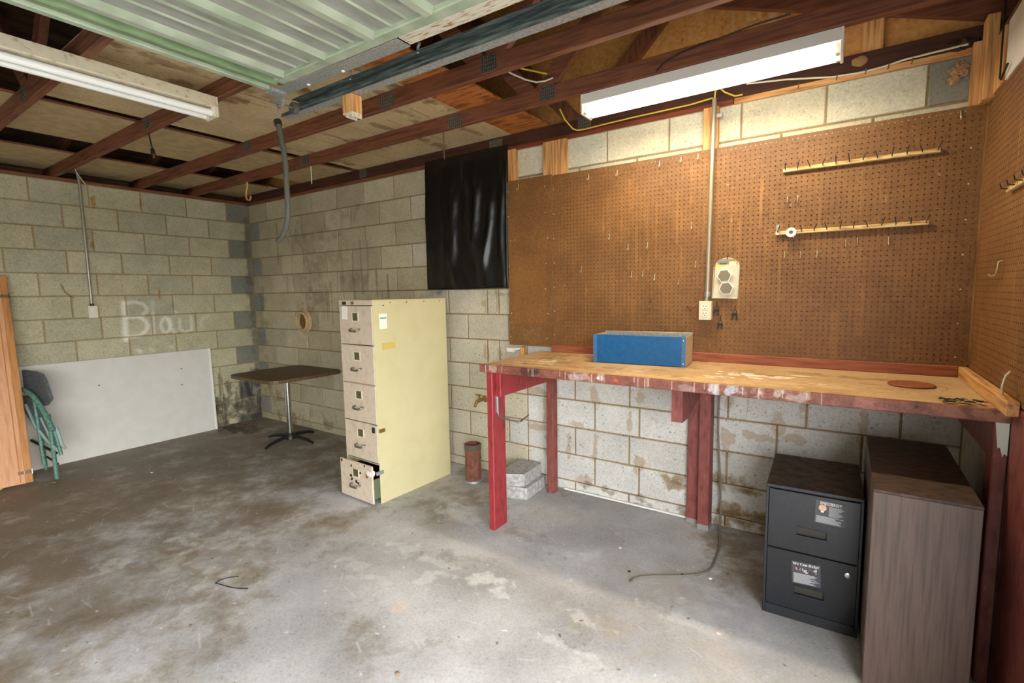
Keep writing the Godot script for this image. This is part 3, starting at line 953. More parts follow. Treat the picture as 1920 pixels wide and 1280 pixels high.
func build_garage_door() -> void:
	var t := thing("garage_door", "pale green ribbed steel garage door raised flat under the trusses", "garage door", Vector3(3.57, 2.408, 0))
	t.rotation.z = -0.014
	var z0 := 1.835
	var z1 := 6.6
	put(bx(0.0, 0.022, z0, 2.30, 0.028, z1), "skin", M.door_skin, t)
	put(bx(0.0, -0.002, z0 - 0.03, 0.034, 0.030, z1, 0.003), "edge_flange", M.door_green, t)
	put(Geo.new().prism([Vector2(0.036, 0.012), Vector2(0.100, -0.004), Vector2(0.110, 0.0), Vector2(0.112, 0.021), Vector2(0.036, 0.021)], z0 - 0.02, z1), "end_rail", M.door_rail, t)
	var k := 0
	while 0.16 + k * 0.288 < 2.2:
		var x := 0.16 + k * 0.288
		put(Geo.new().prism([Vector2(x, 0.022), Vector2(x + 0.008, -0.004), Vector2(x + 0.038, -0.004), Vector2(x + 0.046, 0.022)], z0 + 0.005, z1), "rib", M.door_rib, t)
		for d in [0.125, 0.205]:
			put(Geo.new().prism([Vector2(x + d, 0.022), Vector2(x + d + 0.002, 0.014), Vector2(x + d + 0.005, 0.014), Vector2(x + d + 0.007, 0.022)], z0, z1), "crease", M.door_rib, t)
		k += 1
	put(bx(0.112, 0.004, z0 - 0.048, 2.30, 0.028, z0 + 0.004, 0.004), "end_stile", M.door_green, t)
	# galvanised angle and peeling weather strip along the end
	put(bx(0.02, 0.0, z0 - 0.115, 0.84, 0.004, z0 - 0.046, 0.001), "angle_iron", M.galv, t)
	put(bx(0.84, 0.006, z0 - 0.115, 2.2, 0.022, z0 - 0.052, 0.003), "weather_strip", M.peeling, t)
	for x in [0.22, 0.46]:
		put(Geo.new().lathe([Vector2(0, -0.006), Vector2(0.006, -0.005), Vector2(0.008, 0.0)], 8, Transform3D(Basis.IDENTITY, Vector3(x, -0.001, z0 - 0.10))), "bolt", M.white, t)
	# corner bracket with roller
	var br := put(Geo.new().box(Vector3(-0.01, -0.012, z0 - 0.10), Vector3(0.05, 0.006, z0 - 0.03), 0.002).box(Vector3(-0.03, -0.05, z0 - 0.105), Vector3(0.02, 0.0, z0 - 0.10), 0.001), "corner_bracket", M.galv, t)
	put(Geo.new().tube([Vector3(-0.005, -0.038, z0 - 0.05), Vector3(-0.005, -0.038, z0 - 0.165)], 0.006, 8), "roller_shaft", M.steel, br)
	put(Geo.new().lathe([Vector2(0.006, -0.014), Vector2(0.026, -0.012), Vector2(0.028, 0.0), Vector2(0.026, 0.012), Vector2(0.006, 0.014)], 16, Transform3D(Basis(Vector3.RIGHT, PI / 2), Vector3(-0.005, -0.038, z0 - 0.170))), "roller", M.rubber, br)
	put(Geo.new().lathe([Vector2(0.010, -0.003), Vector2(0.022, -0.003), Vector2(0.022, 0.003), Vector2(0.010, 0.003)], 14, Transform3D(Basis(Vector3.RIGHT, PI / 2), Vector3(-0.03, -0.03, z0 - 0.11))), "cable_eye", M.steel, br)

	# horizontal track: C section
	var tr := thing("door_track", "galvanised steel track carrying the garage door along its near end", "door track", Vector3(3.40, 2.404, 0))
	tr.rotation.z = -0.005
	var zt := 1.62
	var prof := Geo.new()
	prof.box(Vector3(0, -0.030, zt - 0.035), Vector3(2.75, 0.030, zt - 0.031))
	put(prof, "web", M.track, tr)
	put(Geo.new().box(Vector3(0, -0.034, zt - 0.035), Vector3(2.75, -0.030, zt + 0.014)), "lower_flange", M.galv, tr)  # light caught from the floor, put into this paler metal
	put(Geo.new().box(Vector3(0.1, 0.028, zt - 0.035), Vector3(2.75, 0.032, zt + 0.014)), "upper_flange", M.track, tr)
	put(Geo.new().box(Vector3(0, -0.034, zt + 0.010), Vector3(2.75, -0.018, zt + 0.014)), "lip", M.track, tr)
	for x in [0.53, 0.95]:
		put(Geo.new().tube([Vector3(x, 0.028, zt), Vector3(x + 0.01, 0.045, zt + 0.01), Vector3(x + 0.03, 0.05, zt + 0.02)], 0.006, 6), "bolt", M.galv, tr)
	# timber hanger
	var hg := thing("track_hanger", "short orange square wood block hanging below the steel door track", "wood block", Vector3(3.915, 2.30, 1.605))
	put(bx(-0.032, -0.015, -0.03, 0.032, 0.0655, 0.03, 0.002), "stick", M.pine_y, hg)
	var ragged := Geo.new()
	for i in 6:
		ragged.box(Vector3(-0.032 + i * 0.0107, -0.018 - 0.008 * ((i * 7) % 3), -0.028), Vector3(-0.022 + i * 0.0107, -0.012, 0.028), 0.001)
	put(ragged, "broken_end", M.peeling, hg)

	# pull hose hanging from the corner
	var h := thing("pull_strap", "dark grey rubber pull strap hanging from the garage door corner", "strap", Vector3.ZERO)
	put(Geo.new().tube([Vector3(3.475, 2.32, 1.70), Vector3(3.488, 2.26, 1.70), Vector3(3.508, 2.18, 1.70), Vector3(3.518, 2.10, 1.70), Vector3(3.516, 2.0, 1.70), Vector3(3.514, 1.90, 1.70), Vector3(3.508, 1.85, 1.70), Vector3(3.485, 1.80, 1.70), Vector3(3.45, 1.765, 1.70), Vector3(3.41, 1.745, 1.70)], 0.013, 10), "hose", M.rubber, h)
	put(Geo.new().tube([Vector3(3.475, 2.318, 1.70), Vector3(3.49, 2.36, 1.705), Vector3(3.538, 2.384, 1.722)], 0.004, 6), "wire_tie", M.steel, h)
	put(Geo.new().tube([Vector3(3.47, 2.322, 1.70), Vector3(3.48, 2.297, 1.70)], 0.018, 10), "clamp", M.dark_steel, h)


func strip_light(t: Node3D, length: float, body: Material, tube_m: Material) -> void:
	# long axis x, hangs below y = 0
	put(Geo.new().prism([Vector2(-0.058, 0.0), Vector2(0.058, 0.0), Vector2(0.066, -0.054), Vector2(0.058, -0.058), Vector2(-0.058, -0.058), Vector2(-0.066, -0.054)], -length / 2, length / 2, Transform3D(Basis(Vector3(0, 0, -1), Vector3(0, 1, 0), Vector3(1, 0, 0)), Vector3.ZERO)), "housing", body, t)
	for s in [-1, 1]:
		put(bx(s * length / 2 - 0.006, -0.105, -0.062, s * length / 2 + 0.006, 0.0, 0.062, 0.002), "end_cap", body, t)
		for z in [-0.036, 0.036]:
			var e: float = s * (length / 2 - 0.014)
			put(bx(e - 0.010, -0.102, z - 0.014, e + 0.010, -0.054, z + 0.014, 0.003), "lamp_holder", M.ivory, t)
	for z in [-0.036, 0.036]:
		put(Geo.new().tube([Vector3(-length / 2 + 0.02, -0.084, z), Vector3(length / 2 - 0.02, -0.084, z)], 0.018, 14), "fluorescent_tube", tube_m, t)


func build_lamps() -> void:
	# unlit fixture at the left
	var a := thing("fluorescent_fixture", "cream fluorescent strip light with unlit white tubes at the upper left", "light fixture", Vector3(2.895, PLATE - 0.002, 2.335))
	a.rotation.y = PI / 2
	var cream := tri_mat(noise_tex(50, 0.05, [c8(168, 156, 126), c8(204, 194, 168), c8(212, 204, 180)], [0.08, 0.3, 0.9]), Vector3(0.8, 0.8, 0.8), 0.5)
	strip_light(a, 1.22, cream, plain(c8(236, 236, 232), 0.3))
	# lit fixture above the bench
	var b := thing("fluorescent_fixture", "white metal fluorescent strip light glowing above the workbench", "light fixture", Vector3(5.155, PLATE - 0.002, 0.515))
	var glow := plain(c8(255, 250, 238), 0.4)
	glow.emission_enabled = true
	glow.emission = Color(1.0, 0.95, 0.86)
	glow.emission_energy_multiplier = 24.0
	var housing := plain(c8(226, 222, 212), 0.4)
	strip_light(b, 1.19, housing, glow)
	var l := AreaLight3D.new()
	l.name = "tube_light"
	l.area_size = Vector2(1.14, 0.10)
	l.light_color = Color(1.0, 0.92, 0.78)
	l.light_energy = 1.9
	l.shadow_enabled = true
	l.area_range = 12.0
	b.add_child(l)
	l.position = Vector3(0, -0.108, 0)
	l.rotation.x = -PI / 2


func build_bench() -> void:
	var W := 1024
	var px := W / 2.4
	var im := grain_image(W, 512, 61, c8(176, 142, 98), c8(202, 168, 122), 0.006, 0.12, 0.16)
	var at := func(x: float, z: float) -> Vector2: return Vector2(fposmod(x, 2.4), fposmod(z, 1.2)) * px
	var rr := RandomNumberGenerator.new()
	rr.seed = 8
	for i in 260:
		var x := rr.randf_range(3.98, 6.1)
		var z := rr.randf_range(0.05, 0.80)
		var l := rr.randf_range(0.05, 0.3)
		if fposmod(x, 2.4) + l > 2.38:
			continue
		stroke(im, [at.call(x, z), at.call(x + l, z + rr.randf_range(-0.004, 0.004))], rr.randf_range(1.0, 2.2), c8(130, 88, 48) if i % 3 else c8(222, 184, 132), 0.4, 0.8, i)
	for i in 70:
		var p: Vector2 = at.call(rr.randf_range(3.98, 4.78) if i < 44 else rr.randf_range(4.8, 6.15), rr.randf_range(0.05, 0.78))
		blob(im, p.x, p.y, rr.randf_range(10, 60), rr.randf_range(5, 22), c8(136, 102, 64) if i % 4 else c8(104, 78, 52), 0.55, i, 1.6, 1.4)
	for q in [[5.0, 0.70, 0.35, 0.06], [5.35, 0.66, 0.25, 0.07], [5.7, 0.60, 0.3, 0.03]]:
		var p: Vector2 = at.call(q[0], q[1])
		blob(im, p.x, p.y, q[2] * px, q[3] * px, c8(226, 188, 132), 0.7, int(q[0] * 20), 1.4, 1.6)
	# white paint splashes
	for q in [[4.25, 0.45, 0.06, 0.02], [4.32, 0.38, 0.05, 0.015], [4.36, 0.58, 0.07, 0.015], [5.33, 0.40, 0.05, 0.02], [5.40, 0.42, 0.04, 0.03], [5.52, 0.46, 0.06, 0.03], [5.46, 0.52, 0.03, 0.02], [5.30, 0.56, 0.05, 0.02], [5.8, 0.55, 0.09, 0.01], [4.15, 0.62, 0.05, 0.012], [4.9, 0.60, 0.03, 0.01], [5.36, 0.46, 0.07, 0.03], [5.55, 0.44, 0.09, 0.025], [5.24, 0.60, 0.06, 0.018], [4.28, 0.50, 0.08, 0.02], [5.65, 0.36, 0.04, 0.012]]:
		var p: Vector2 = at.call(q[0], q[1])
		blob(im, p.x, p.y, q[2] * px, q[3] * px, c8(236, 232, 222), 0.9, int(q[0] * 33), 2.2, 3.0)
	# ring left by a can
	var ring := []
	for k in 25: ring.append(at.call(6.085 + 0.095 * cos(TAU * k / 24), 0.42 + 0.085 * sin(TAU * k / 24)))
	stroke(im, ring, 1.8, c8(120, 76, 40), 0.7, 0.7, 2)
	var top_m := mapped(im, Vector3(1 / 2.4, 1.0, 1 / 1.2), Vector3.ZERO, 0.65)
	var b := thing("workbench", "long wooden workbench with worn plywood top and red painted legs", "workbench", Vector3.ZERO)
	put(bx(3.985, 0.995, 0.046, 6.296, 1.035, 0.675, 0.003), "tabletop", top_m, b)
	put(bx(3.982, 0.995, 0.678, 6.300, 1.035, 0.772, 0.004), "tabletop_board", top_m, b)
	# front edge with drips
	var ei := grain_image(1024, 32, 62, c8(104, 60, 48), c8(148, 90, 74), 0.02, 0.12, 0.2)
	var ex := 1024 / 2.4
	var ep := func(x: float, y: float) -> Vector2: return Vector2(fposmod(x, 2.4) * ex, (1.045 - y) / 0.06 * 32.0)
	for q in [[4.70, 0.05, c8(196, 178, 170)], [4.78, 0.05, c8(206, 190, 184)], [4.62, 0.04, c8(190, 172, 166)], [4.09, 0.04, c8(190, 160, 150)], [5.2, 0.05, c8(168, 140, 136)], [5.32, 0.03, c8(206, 216, 232)], [5.40, 0.03, c8(200, 212, 228)], [5.48, 0.07, c8(196, 190, 180)], [5.58, 0.06, c8(204, 198, 188)], [5.66, 0.04, c8(190, 176, 166)], [5.88, 0.06, c8(170, 112, 96)], [6.15, 0.07, c8(160, 108, 78)], [6.25, 0.05, c8(176, 128, 92)], [4.37, 0.035, c8(40, 30, 26)], [4.30, 0.03, c8(54, 36, 32)]]:
		var p: Vector2 = ep.call(q[0], 1.015)
		blob(ei, p.x, p.y, q[1] * ex, 14, q[2], 0.85, int(q[0] * 40), 1.4, 2.0)
	blob(ei, ep.call(4.86, 1.012).x, 16, 8, 8, c8(224, 84, 64), 1.0, 3, 0.6, 3.0)
	blob(ei, ep.call(4.76, 1.012).x, 14, 6, 6, c8(240, 236, 230), 1.0, 4, 0.6, 3.0)
	for i in 30:
		var x := rr.randf_range(4.0, 5.8)
		var p: Vector2 = ep.call(x, 1.035)
		stroke(ei, [p, p + Vector2(0, rr.randf_range(6, 28))], rr.randf_range(0.8, 1.6), c8(228, 220, 210), 0.8, 0.6, i)
	var edge_m := mapped(ei, Vector3(1 / 2.4, 1 / 0.06, 1 / 2.4), Vector3(0, -1.045 / 0.06, 0), 0.6)
	put(bx(3.978, 0.990, 0.772, 6.304, 1.037, 0.800, 0.004), "front_edge", edge_m, b)
	put(bx(4.07, 1.035, 0.046, 6.262, 1.088, 0.070, 0.003), "backsplash", tri_mat(noise_tex(63, 0.02, [c8(120, 60, 38), c8(146, 78, 50), c8(160, 94, 64)], [0.2, 0.5, 0.9]), Vector3(0.4, 4, 4), 0.6), b)
	put(bx(6.262, 1.035, 0.05, 6.296, 1.086, 0.905, 0.003), "side_strip", M.pine_z, b)
	# legs and braces
	put(bx(4.032, 0.0, 0.665, 4.074, 0.990, 0.800, 0.004), "leg", M.red_bright, b)
	put(bx(4.055, 0.0, 0.055, 4.108, 0.985, 0.125, 0.004), "leg", M.red, b)
	put(bx(4.076, 0.842, 0.02, 4.114, 0.990, 0.770, 0.003), "brace", M.red_bright, b)
	put(bx(5.030, 0.0, 0.012, 5.108, 0.985, 0.052, 0.003), "leg", M.red, b)
	put(bx(5.110, 0.0, 0.020, 5.176, 0.985, 0.110, 0.003), "leg", M.red, b)
	put(Geo.new().prism([Vector2(0.114, 0.900), Vector2(0.46, 0.785), Vector2(0.600, 0.785), Vector2(0.600, 0.990), Vector2(0.114, 0.990)], 5.083, 5.140, Transform3D(Basis(Vector3(0, 0, 1), Vector3(0, 1, 0), Vector3(1, 0, 0)), Vector3.ZERO)), "brace", M.red, b)
	put(bx(6.262, 0.0, 0.690, 6.302, 0.990, 0.786, 0.004), "leg", M.red, b)
	put(bx(6.264, 0.845, 0.02, 6.302, 0.990, 0.686, 0.003), "brace", M.red, b)
	put(Geo.new().prism([Vector2(6.264, 0.988), Vector2(6.300, 0.988), Vector2(6.300, 0.87), Vector2(6.292, 0.88), Vector2(6.288, 0.865), Vector2(6.280, 0.90), Vector2(6.274, 0.895), Vector2(6.270, 0.93)], 0.7862, 0.7868), "white_paint_patch", M.white, b)
	var grey_foot := plain(c8(140, 138, 136), 0.7)
	put(bx(5.0295, 0.0, 0.0115, 5.1085, 0.030, 0.0525), "painted_foot", grey_foot, b)
	put(bx(5.1095, 0.0, 0.0195, 5.1765, 0.034, 0.1105), "painted_foot", grey_foot, b)
	# steel bracket hanging on the front leg
	var k := put(bx(4.0745, 0.74, 0.745, 4.079, 0.865, 0.768, 0.001), "utility_hook", M.steel, b)
	k.set_meta("label", "silver metal utility hook on the front red leg")
	put(Geo.new().tube([Vector3(4.080, 0.862, 0.755), Vector3(4.082, 0.80, 0.757), Vector3(4.084, 0.745, 0.760), Vector3(4.092, 0.722, 0.762), Vector3(4.12, 0.712, 0.76), Vector3(4.17, 0.704, 0.755), Vector3(4.225, 0.700, 0.75), Vector3(4.235, 0.702, 0.735), Vector3(4.215, 0.71, 0.62)], 0.006, 8), "arm", M.steel, k)


func build_tan_cabinet() -> void:
	var t := thing("filing_cabinet", "tall five-drawer tan and yellow metal filing cabinet, bottom drawer open", "filing cabinet", Vector3(2.99, 0, 0.55))
	t.rotation.y = -0.045
	var w := 0.19
	var zf := 0.352
	var zb := -0.35
	var side := tri_mat(noise_tex(71, 0.015, [c8(188, 180, 138), c8(193, 185, 143), c8(196, 188, 147)], [0.05, 0.45, 0.95]), Vector3(0.6, 0.6, 0.6), 0.5, false)
	var face := tri_mat(noise_tex(72, 0.03, [c8(184, 166, 142), c8(200, 184, 162), c8(204, 189, 168)], [0.1, 0.4, 0.9]), Vector3(1, 1, 1), 0.5, false)
	put(bx(w - 0.004, 0, zb, w, 1.43, zf, 0.001), "side_panel", side, t)
	put(bx(-w, 0, zb, -w + 0.004, 1.43, zf, 0.001), "side_panel", side, t)
	put(bx(-w, 1.424, zb, w, 1.432, zf, 0.002), "top_panel", side, t)
	put(bx(-w, 0, zb, w, 1.43, zb + 0.004), "back_panel", side, t)
	put(bx(-w + 0.004, 1.395, zf - 0.012, w - 0.004, 1.424, zf, 0.001), "top_rail", face, t)
	put(bx(-w + 0.004, 0.02, zb + 0.02, w - 0.004, 0.03, zf - 0.02), "floor_panel", M.dark_slot, t)
	for i in [1, 2, 3]:
		put(bx(-w + 0.004, 0.281 + (i - 1) * 0.2795 - 0.006, zf - 0.02, w - 0.004, 0.281 + (i - 1) * 0.2795 + 0.0, zf - 0.006), "divider_rail", face, t)
	for i in 5:
		var y0 := 0.015 + i * 0.2765
		var open := i == 0
		var out := 0.058 if open else 0.0
		var x0 := -w + 0.006
		var d := put(bx(x0, y0, zf - 0.010 + out, w - 0.006, y0 + 0.270, zf + 0.004 + out, 0.003), "drawer", face, t)
		var z := zf + 0.004 + out
		# card holder
		put(Geo.new().box(Vector3(-0.038, y0 + 0.158, z), Vector3(0.038, y0 + 0.166, z + 0.004)).box(Vector3(-0.038, y0 + 0.220, z), Vector3(0.038, y0 + 0.226, z + 0.004)).box(Vector3(-0.038, y0 + 0.158, z), Vector3(-0.030, y0 + 0.226, z + 0.004)).box(Vector3(0.030, y0 + 0.158, z), Vector3(0.038, y0 + 0.226, z + 0.004)), "card_holder", M.ivory, d)
		put(bx(-0.030, y0 + 0.166, z, 0.030, y0 + 0.220, z + 0.0015), "card", plain(c8(84, 76, 52), 0.8), d)
		put(Geo.new().tube([Vector3(-0.045, y0 + 0.108, z), Vector3(-0.045, y0 + 0.104, z + 0.022), Vector3(-0.030, y0 + 0.094, z + 0.030), Vector3(0.030, y0 + 0.094, z + 0.030), Vector3(0.045, y0 + 0.104, z + 0.022), Vector3(0.045, y0 + 0.108, z)], 0.007, 8), "handle", M.handle, d)
		if open:
			put(bx(x0 + 0.01, y0 + 0.02, zb + 0.14, x0 + 0.013, y0 + 0.20, zf + out - 0.01), "drawer_side", M.dark_steel, d)
			put(bx(w - 0.019, y0 + 0.02, zb + 0.14, w - 0.016, y0 + 0.17, zf + out - 0.01), "drawer_side", plain(c8(92, 100, 78), 0.6), d)
			put(bx(x0 + 0.01, y0 + 0.02, zb + 0.14, w - 0.016, y0 + 0.024, zf + out - 0.01), "drawer_base", M.dark_steel, d)
			put(Geo.new().lathe([Vector2(0.0, -0.02), Vector2(0.022, -0.02), Vector2(0.022, 0.02), Vector2(0.0, 0.02)], 14, Transform3D(Basis(Vector3.FORWARD, PI / 2), Vector3(w - 0.035, y0 + 0.215, zf + 0.05))), "slide_roller", M.white, d)
			put(bx(w - 0.003, y0 + 0.20, zf - 0.03, w + 0.008, y0 + 0.225, zf + 0.03, 0.001), "slide_rail", M.galv, d)
			# chipped paint
			var rr := RandomNumberGenerator.new()
			rr.seed = 4
			for q in [[-0.06, 0.16, 0.014], [-0.05, 0.135, 0.012], [0.0, 0.125, 0.014], [0.02, 0.12, 0.012], [0.05, 0.20, 0.010], [-0.05, 0.235, 0.010], [-0.165, 0.255, 0.012], [0.10, 0.26, 0.009]]:
				var poly := []
				for c in 9:
					poly.append(Vector2(q[0], y0 + q[1]) + Vector2.from_angle(TAU * c / 9) * q[2] * rr.randf_range(0.5, 1.3))
				put(Geo.new().prism(poly, z - 0.001, z + 0.0006), "paint_chip", M.dark_slot, d)
			put(bx(0.118, y0 + 0.18, z, 0.140, y0 + 0.215, z + 0.004, 0.001), "lock_plate", M.brass, d)
	# sticker, tape, badge and latch
	var st := put(bx(w, 1.225, 0.235, w + 0.0012, 1.335, 0.300), "sticker", M.white, t)
	put(bx(w + 0.001, 1.300, 0.240, w + 0.0018, 1.310, 0.295), "green_band", plain(c8(84, 160, 110), 0.6), st)
	put(bx(w + 0.001, 1.225, 0.236, w + 0.0018, 1.230, 0.299), "green_band", plain(c8(140, 200, 70), 0.6), st)
	put(bx(w, 1.085, 0.17, w + 0.0012, 1.132, 0.285), "tape", plain(c8(196, 172, 96), 0.35), t)
	put(bx(-0.150, 1.398, zf, -0.105, 1.420, zf + 0.002), "maker_badge", M.black, t)
	put(bx(-0.045, 1.400, zf, -0.015, 1.420, zf + 0.002), "lock_badge", M.brass, t)
	put(Geo.new().prism([Vector2(-0.155, 1.295), Vector2(-0.09, 1.295), Vector2(-0.085, 1.385), Vector2(-0.15, 1.39)], zf + 0.004, zf + 0.0048), "torn_label", plain(c8(232, 226, 214), 0.8), t)
	var hasp := put(bx(0.135, 0.505, zf + 0.004, 0.165, 0.545, zf + 0.010, 0.002), "latch", M.dark_steel, t)
	put(bx(w, 0.510, zf - 0.055, w + 0.012, 0.535, zf - 0.005, 0.002), "latch_catch", M.brass, hasp)
	# nicks along the top edge
	for q in [0.26, 0.20, 0.05, -0.12, -0.28]:
		put(Geo.new().lump(Vector3(w, 1.40 + 0.01 * sin(q * 40), q), Vector3(0.001, 0.004, 0.006), 0.5, int(q * 100) + 50, 8), "paint_chip", M.dark_slot, t)


func flat_text(s: String, size: float, called: String, m: Material, parent: Node3D, at: Vector3) -> MeshInstance3D:
	var tm := TextMesh.new()
	var f := SystemFont.new()
	f.font_names = PackedStringArray(["Droid Serif"])
	f.font_weight = 700
	tm.font = f
	tm.text = s
	tm.font_size = 32
	tm.pixel_size = size / 32.0
	tm.depth = 0.0004
	var o := put_mesh(tm, called, m, parent)
	o.position = at
	return o


func sticker_print(kind: int) -> Image:
	var im := Image.create(128, 160, false, Image.FORMAT_RGB8)
	im.fill(c8(70, 72, 76) if kind == 0 else c8(62, 64, 70))
	var rr := RandomNumberGenerator.new()
	rr.seed = 40 + kind
	if kind == 0:
		for j in range(30, 82):
			for i in range(8, 52):
				var d := Vector2((i - 30) / 17.0, (j - 50) / 22.0).length()
				if d < 1.0: im.set_pixel(i, j, c8(214, 168, 146))
				elif j > 68 and absf(i - 30) < 20: im.set_pixel(i, j, c8(230, 228, 226) if absf(i - 30) < 7 else c8(60, 60, 68))
		for k in 14:
			im.fill_rect(Rect2i(58, 34 + k * 5, rr.randi_range(40, 64), 2), c8(196, 196, 196))
		for k in 8:
			im.fill_rect(Rect2i(6, 108 + k * 6, rr.randi_range(80, 116), 3), c8(190, 190, 190))
	else:
		for k in 40:
			im.fill_rect(Rect2i(rr.randi_range(14, 108), rr.randi_range(36, 64), rr.randi_range(3, 8), rr.randi_range(6, 20)), [c8(206, 150, 120), c8(40, 40, 60), c8(190, 200, 226), c8(90, 70, 60)][k % 4])
		for k in 12:
			im.fill_rect(Rect2i(8, 84 + k * 6, rr.randi_range(70, 114), 3), c8(200, 200, 200))
	return im


func print_mat(im: Image, x0: float, y0: float, w: float, h: float) -> StandardMaterial3D:
	# flat print laid on a front face, in the object's own axes
	var m := tri_mat(ImageTexture.create_from_image(im), Vector3(1 / w, 1 / h, 1 / w), 0.5, false)
	m.uv1_offset = Vector3(-x0 / w, -(y0 + h) / h, 0)
	return m


func build_black_cabinet() -> void:
	var t := thing("filing_cabinet", "low black two-drawer metal filing cabinet under the workbench", "filing cabinet", Vector3(5.724, 0, 0.515))
	t.rotation.y = 0.03
	var w := 0.178
	var zf := 0.23
	var zb := -0.235
	var body := tri_mat(noise_tex(81, 0.05, [c8(31, 32, 35), c8(35, 36, 40)], [0.2, 0.8]), Vector3(1.5, 1.5, 1.5), 0.42, false)
	var front_m := tri_mat(noise_tex(82, 0.05, [c8(31, 32, 36), c8(34, 36, 40)], [0.2, 0.8]), Vector3(1.5, 1.5, 1.5), 0.27, false)
	var dusty := tri_mat(noise_tex(83, 0.03, [c8(44, 34, 26), c8(70, 54, 40), c8(86, 68, 50)], [0.2, 0.5, 0.9]), Vector3(1, 1, 1), 0.75, false)
	put(bx(-w, 0.0, zb, w, 0.600, zf - 0.012, 0.003), "body", body, t)
	put(bx(-w, 0.600, zb, w, 0.606, zf, 0.002), "top_panel", dusty, t)
	put(bx(-w, 0.590, zf - 0.012, w, 0.606, zf + 0.002, 0.002), "face_frame", body, t)
	put(bx(-w, 0.0, zf - 0.012, -w + 0.010, 0.590, zf + 0.002, 0.001), "face_frame", body, t)
	put(bx(w - 0.010, 0.0, zf - 0.012, w, 0.590, zf + 0.002, 0.001), "face_frame", body, t)
	put(bx(-w + 0.01, 0.0, zf - 0.012, w - 0.01, 0.045, zf + 0.002, 0.001), "kick_plate", body, t)
	for i in 2:
		var y0 := 0.050 + i * 0.271
		var y1 := y0 + 0.264
		var d := put(Geo.new().box(Vector3(-w + 0.013, y0, zf - 0.010), Vector3(-0.055, y1, zf + 0.004)).box(Vector3(0.055, y0, zf - 0.010), Vector3(w - 0.013, y1, zf + 0.004)).box(Vector3(-0.055, y0, zf - 0.010), Vector3(0.055, y0 + 0.075, zf + 0.004)).box(Vector3(-0.055, y0 + 0.112, zf - 0.010), Vector3(0.055, y1, zf + 0.004)), "drawer", front_m, t)
		var pull := put(bx(-0.055, y0 + 0.075, zf - 0.012, 0.055, y0 + 0.112, zf - 0.010), "recessed_pull", plain(c8(46, 42, 34), 0.6), d)
		put(Geo.new().box(Vector3(-0.058, y0 + 0.111, zf + 0.003), Vector3(0.058, y0 + 0.115, zf + 0.006)).box(Vector3(-0.058, y0 + 0.072, zf + 0.003), Vector3(0.058, y0 + 0.076, zf + 0.006)), "pull_rim", body, d)
		var sx := 0.008 if i == 1 else -0.065
		var sy := y0 + (0.150 if i == 1 else 0.125)
		var s := put(bx(0, 0, 0, 0.108, 0.100, 0.0008), "sticker", print_mat(sticker_print(0 if i == 1 else 1), 0.0, 0.0, 0.108, 0.100), d)
		s.position = Vector3(sx, sy, zf + 0.0041)
		s.rotation.z = -0.02 if i == 1 else 0.05
		flat_text("INJURED?" if i == 1 else "We Can Help!", 0.0155 if i == 1 else 0.0145, "lettering", M.white, s, Vector3(0.054, 0.090, 0.0011))
		if i == 0:
			put(Geo.new().lathe([Vector2(0.0, 0.004), Vector2(0.004, 0.004), Vector2(0.005, 0.006), Vector2(0.011, 0.005), Vector2(0.012, 0.0)], 18, Transform3D(Basis(Vector3.RIGHT, PI / 2), Vector3(0.135, y1 - 0.045, zf + 0.004))), "lock", M.chrome, d)


func build_brown_cabinet() -> void:
	var wood := tri_mat(noise_tex(91, 0.012, [c8(72, 56, 48), c8(84, 66, 57), c8(94, 75, 65), c8(78, 61, 53)], [0.15, 0.4, 0.65, 0.9]), Vector3(9, 0.35, 9), 0.5, false)
	var top_m := tri_mat(noise_tex(92, 0.03, [c8(48, 34, 26), c8(72, 52, 40), c8(90, 66, 50)], [0.2, 0.5, 0.9]), Vector3(1, 1, 2), 0.6, false)
	var t := thing("storage_cabinet", "tall brown wood-grain cabinet standing right of the black filing cabinet", "cabinet", Vector3(6.062, 0, 0.675))
	var w := 0.143
	put(bx(-w, 0.0, 0.352, w, 0.752, 0.370, 0.002), "front_panel", wood, t)
	put(bx(-w, 0.0, -0.370, -w + 0.016, 0.752, 0.351, 0.001), "side_panel", wood, t)
	put(bx(w - 0.016, 0.0, -0.370, w, 0.752, 0.351, 0.001), "side_panel", wood, t)
	put(bx(-w + 0.016, 0.0, -0.370, w - 0.016, 0.752, -0.36), "back_panel", wood, t)
	put(bx(-w, 0.752, 0.045, w, 0.762, 0.371, 0.001), "top_panel", top_m, t)
	put(bx(-w, 0.752, -0.371, w, 0.762, 0.041, 0.001), "top_panel", top_m, t)


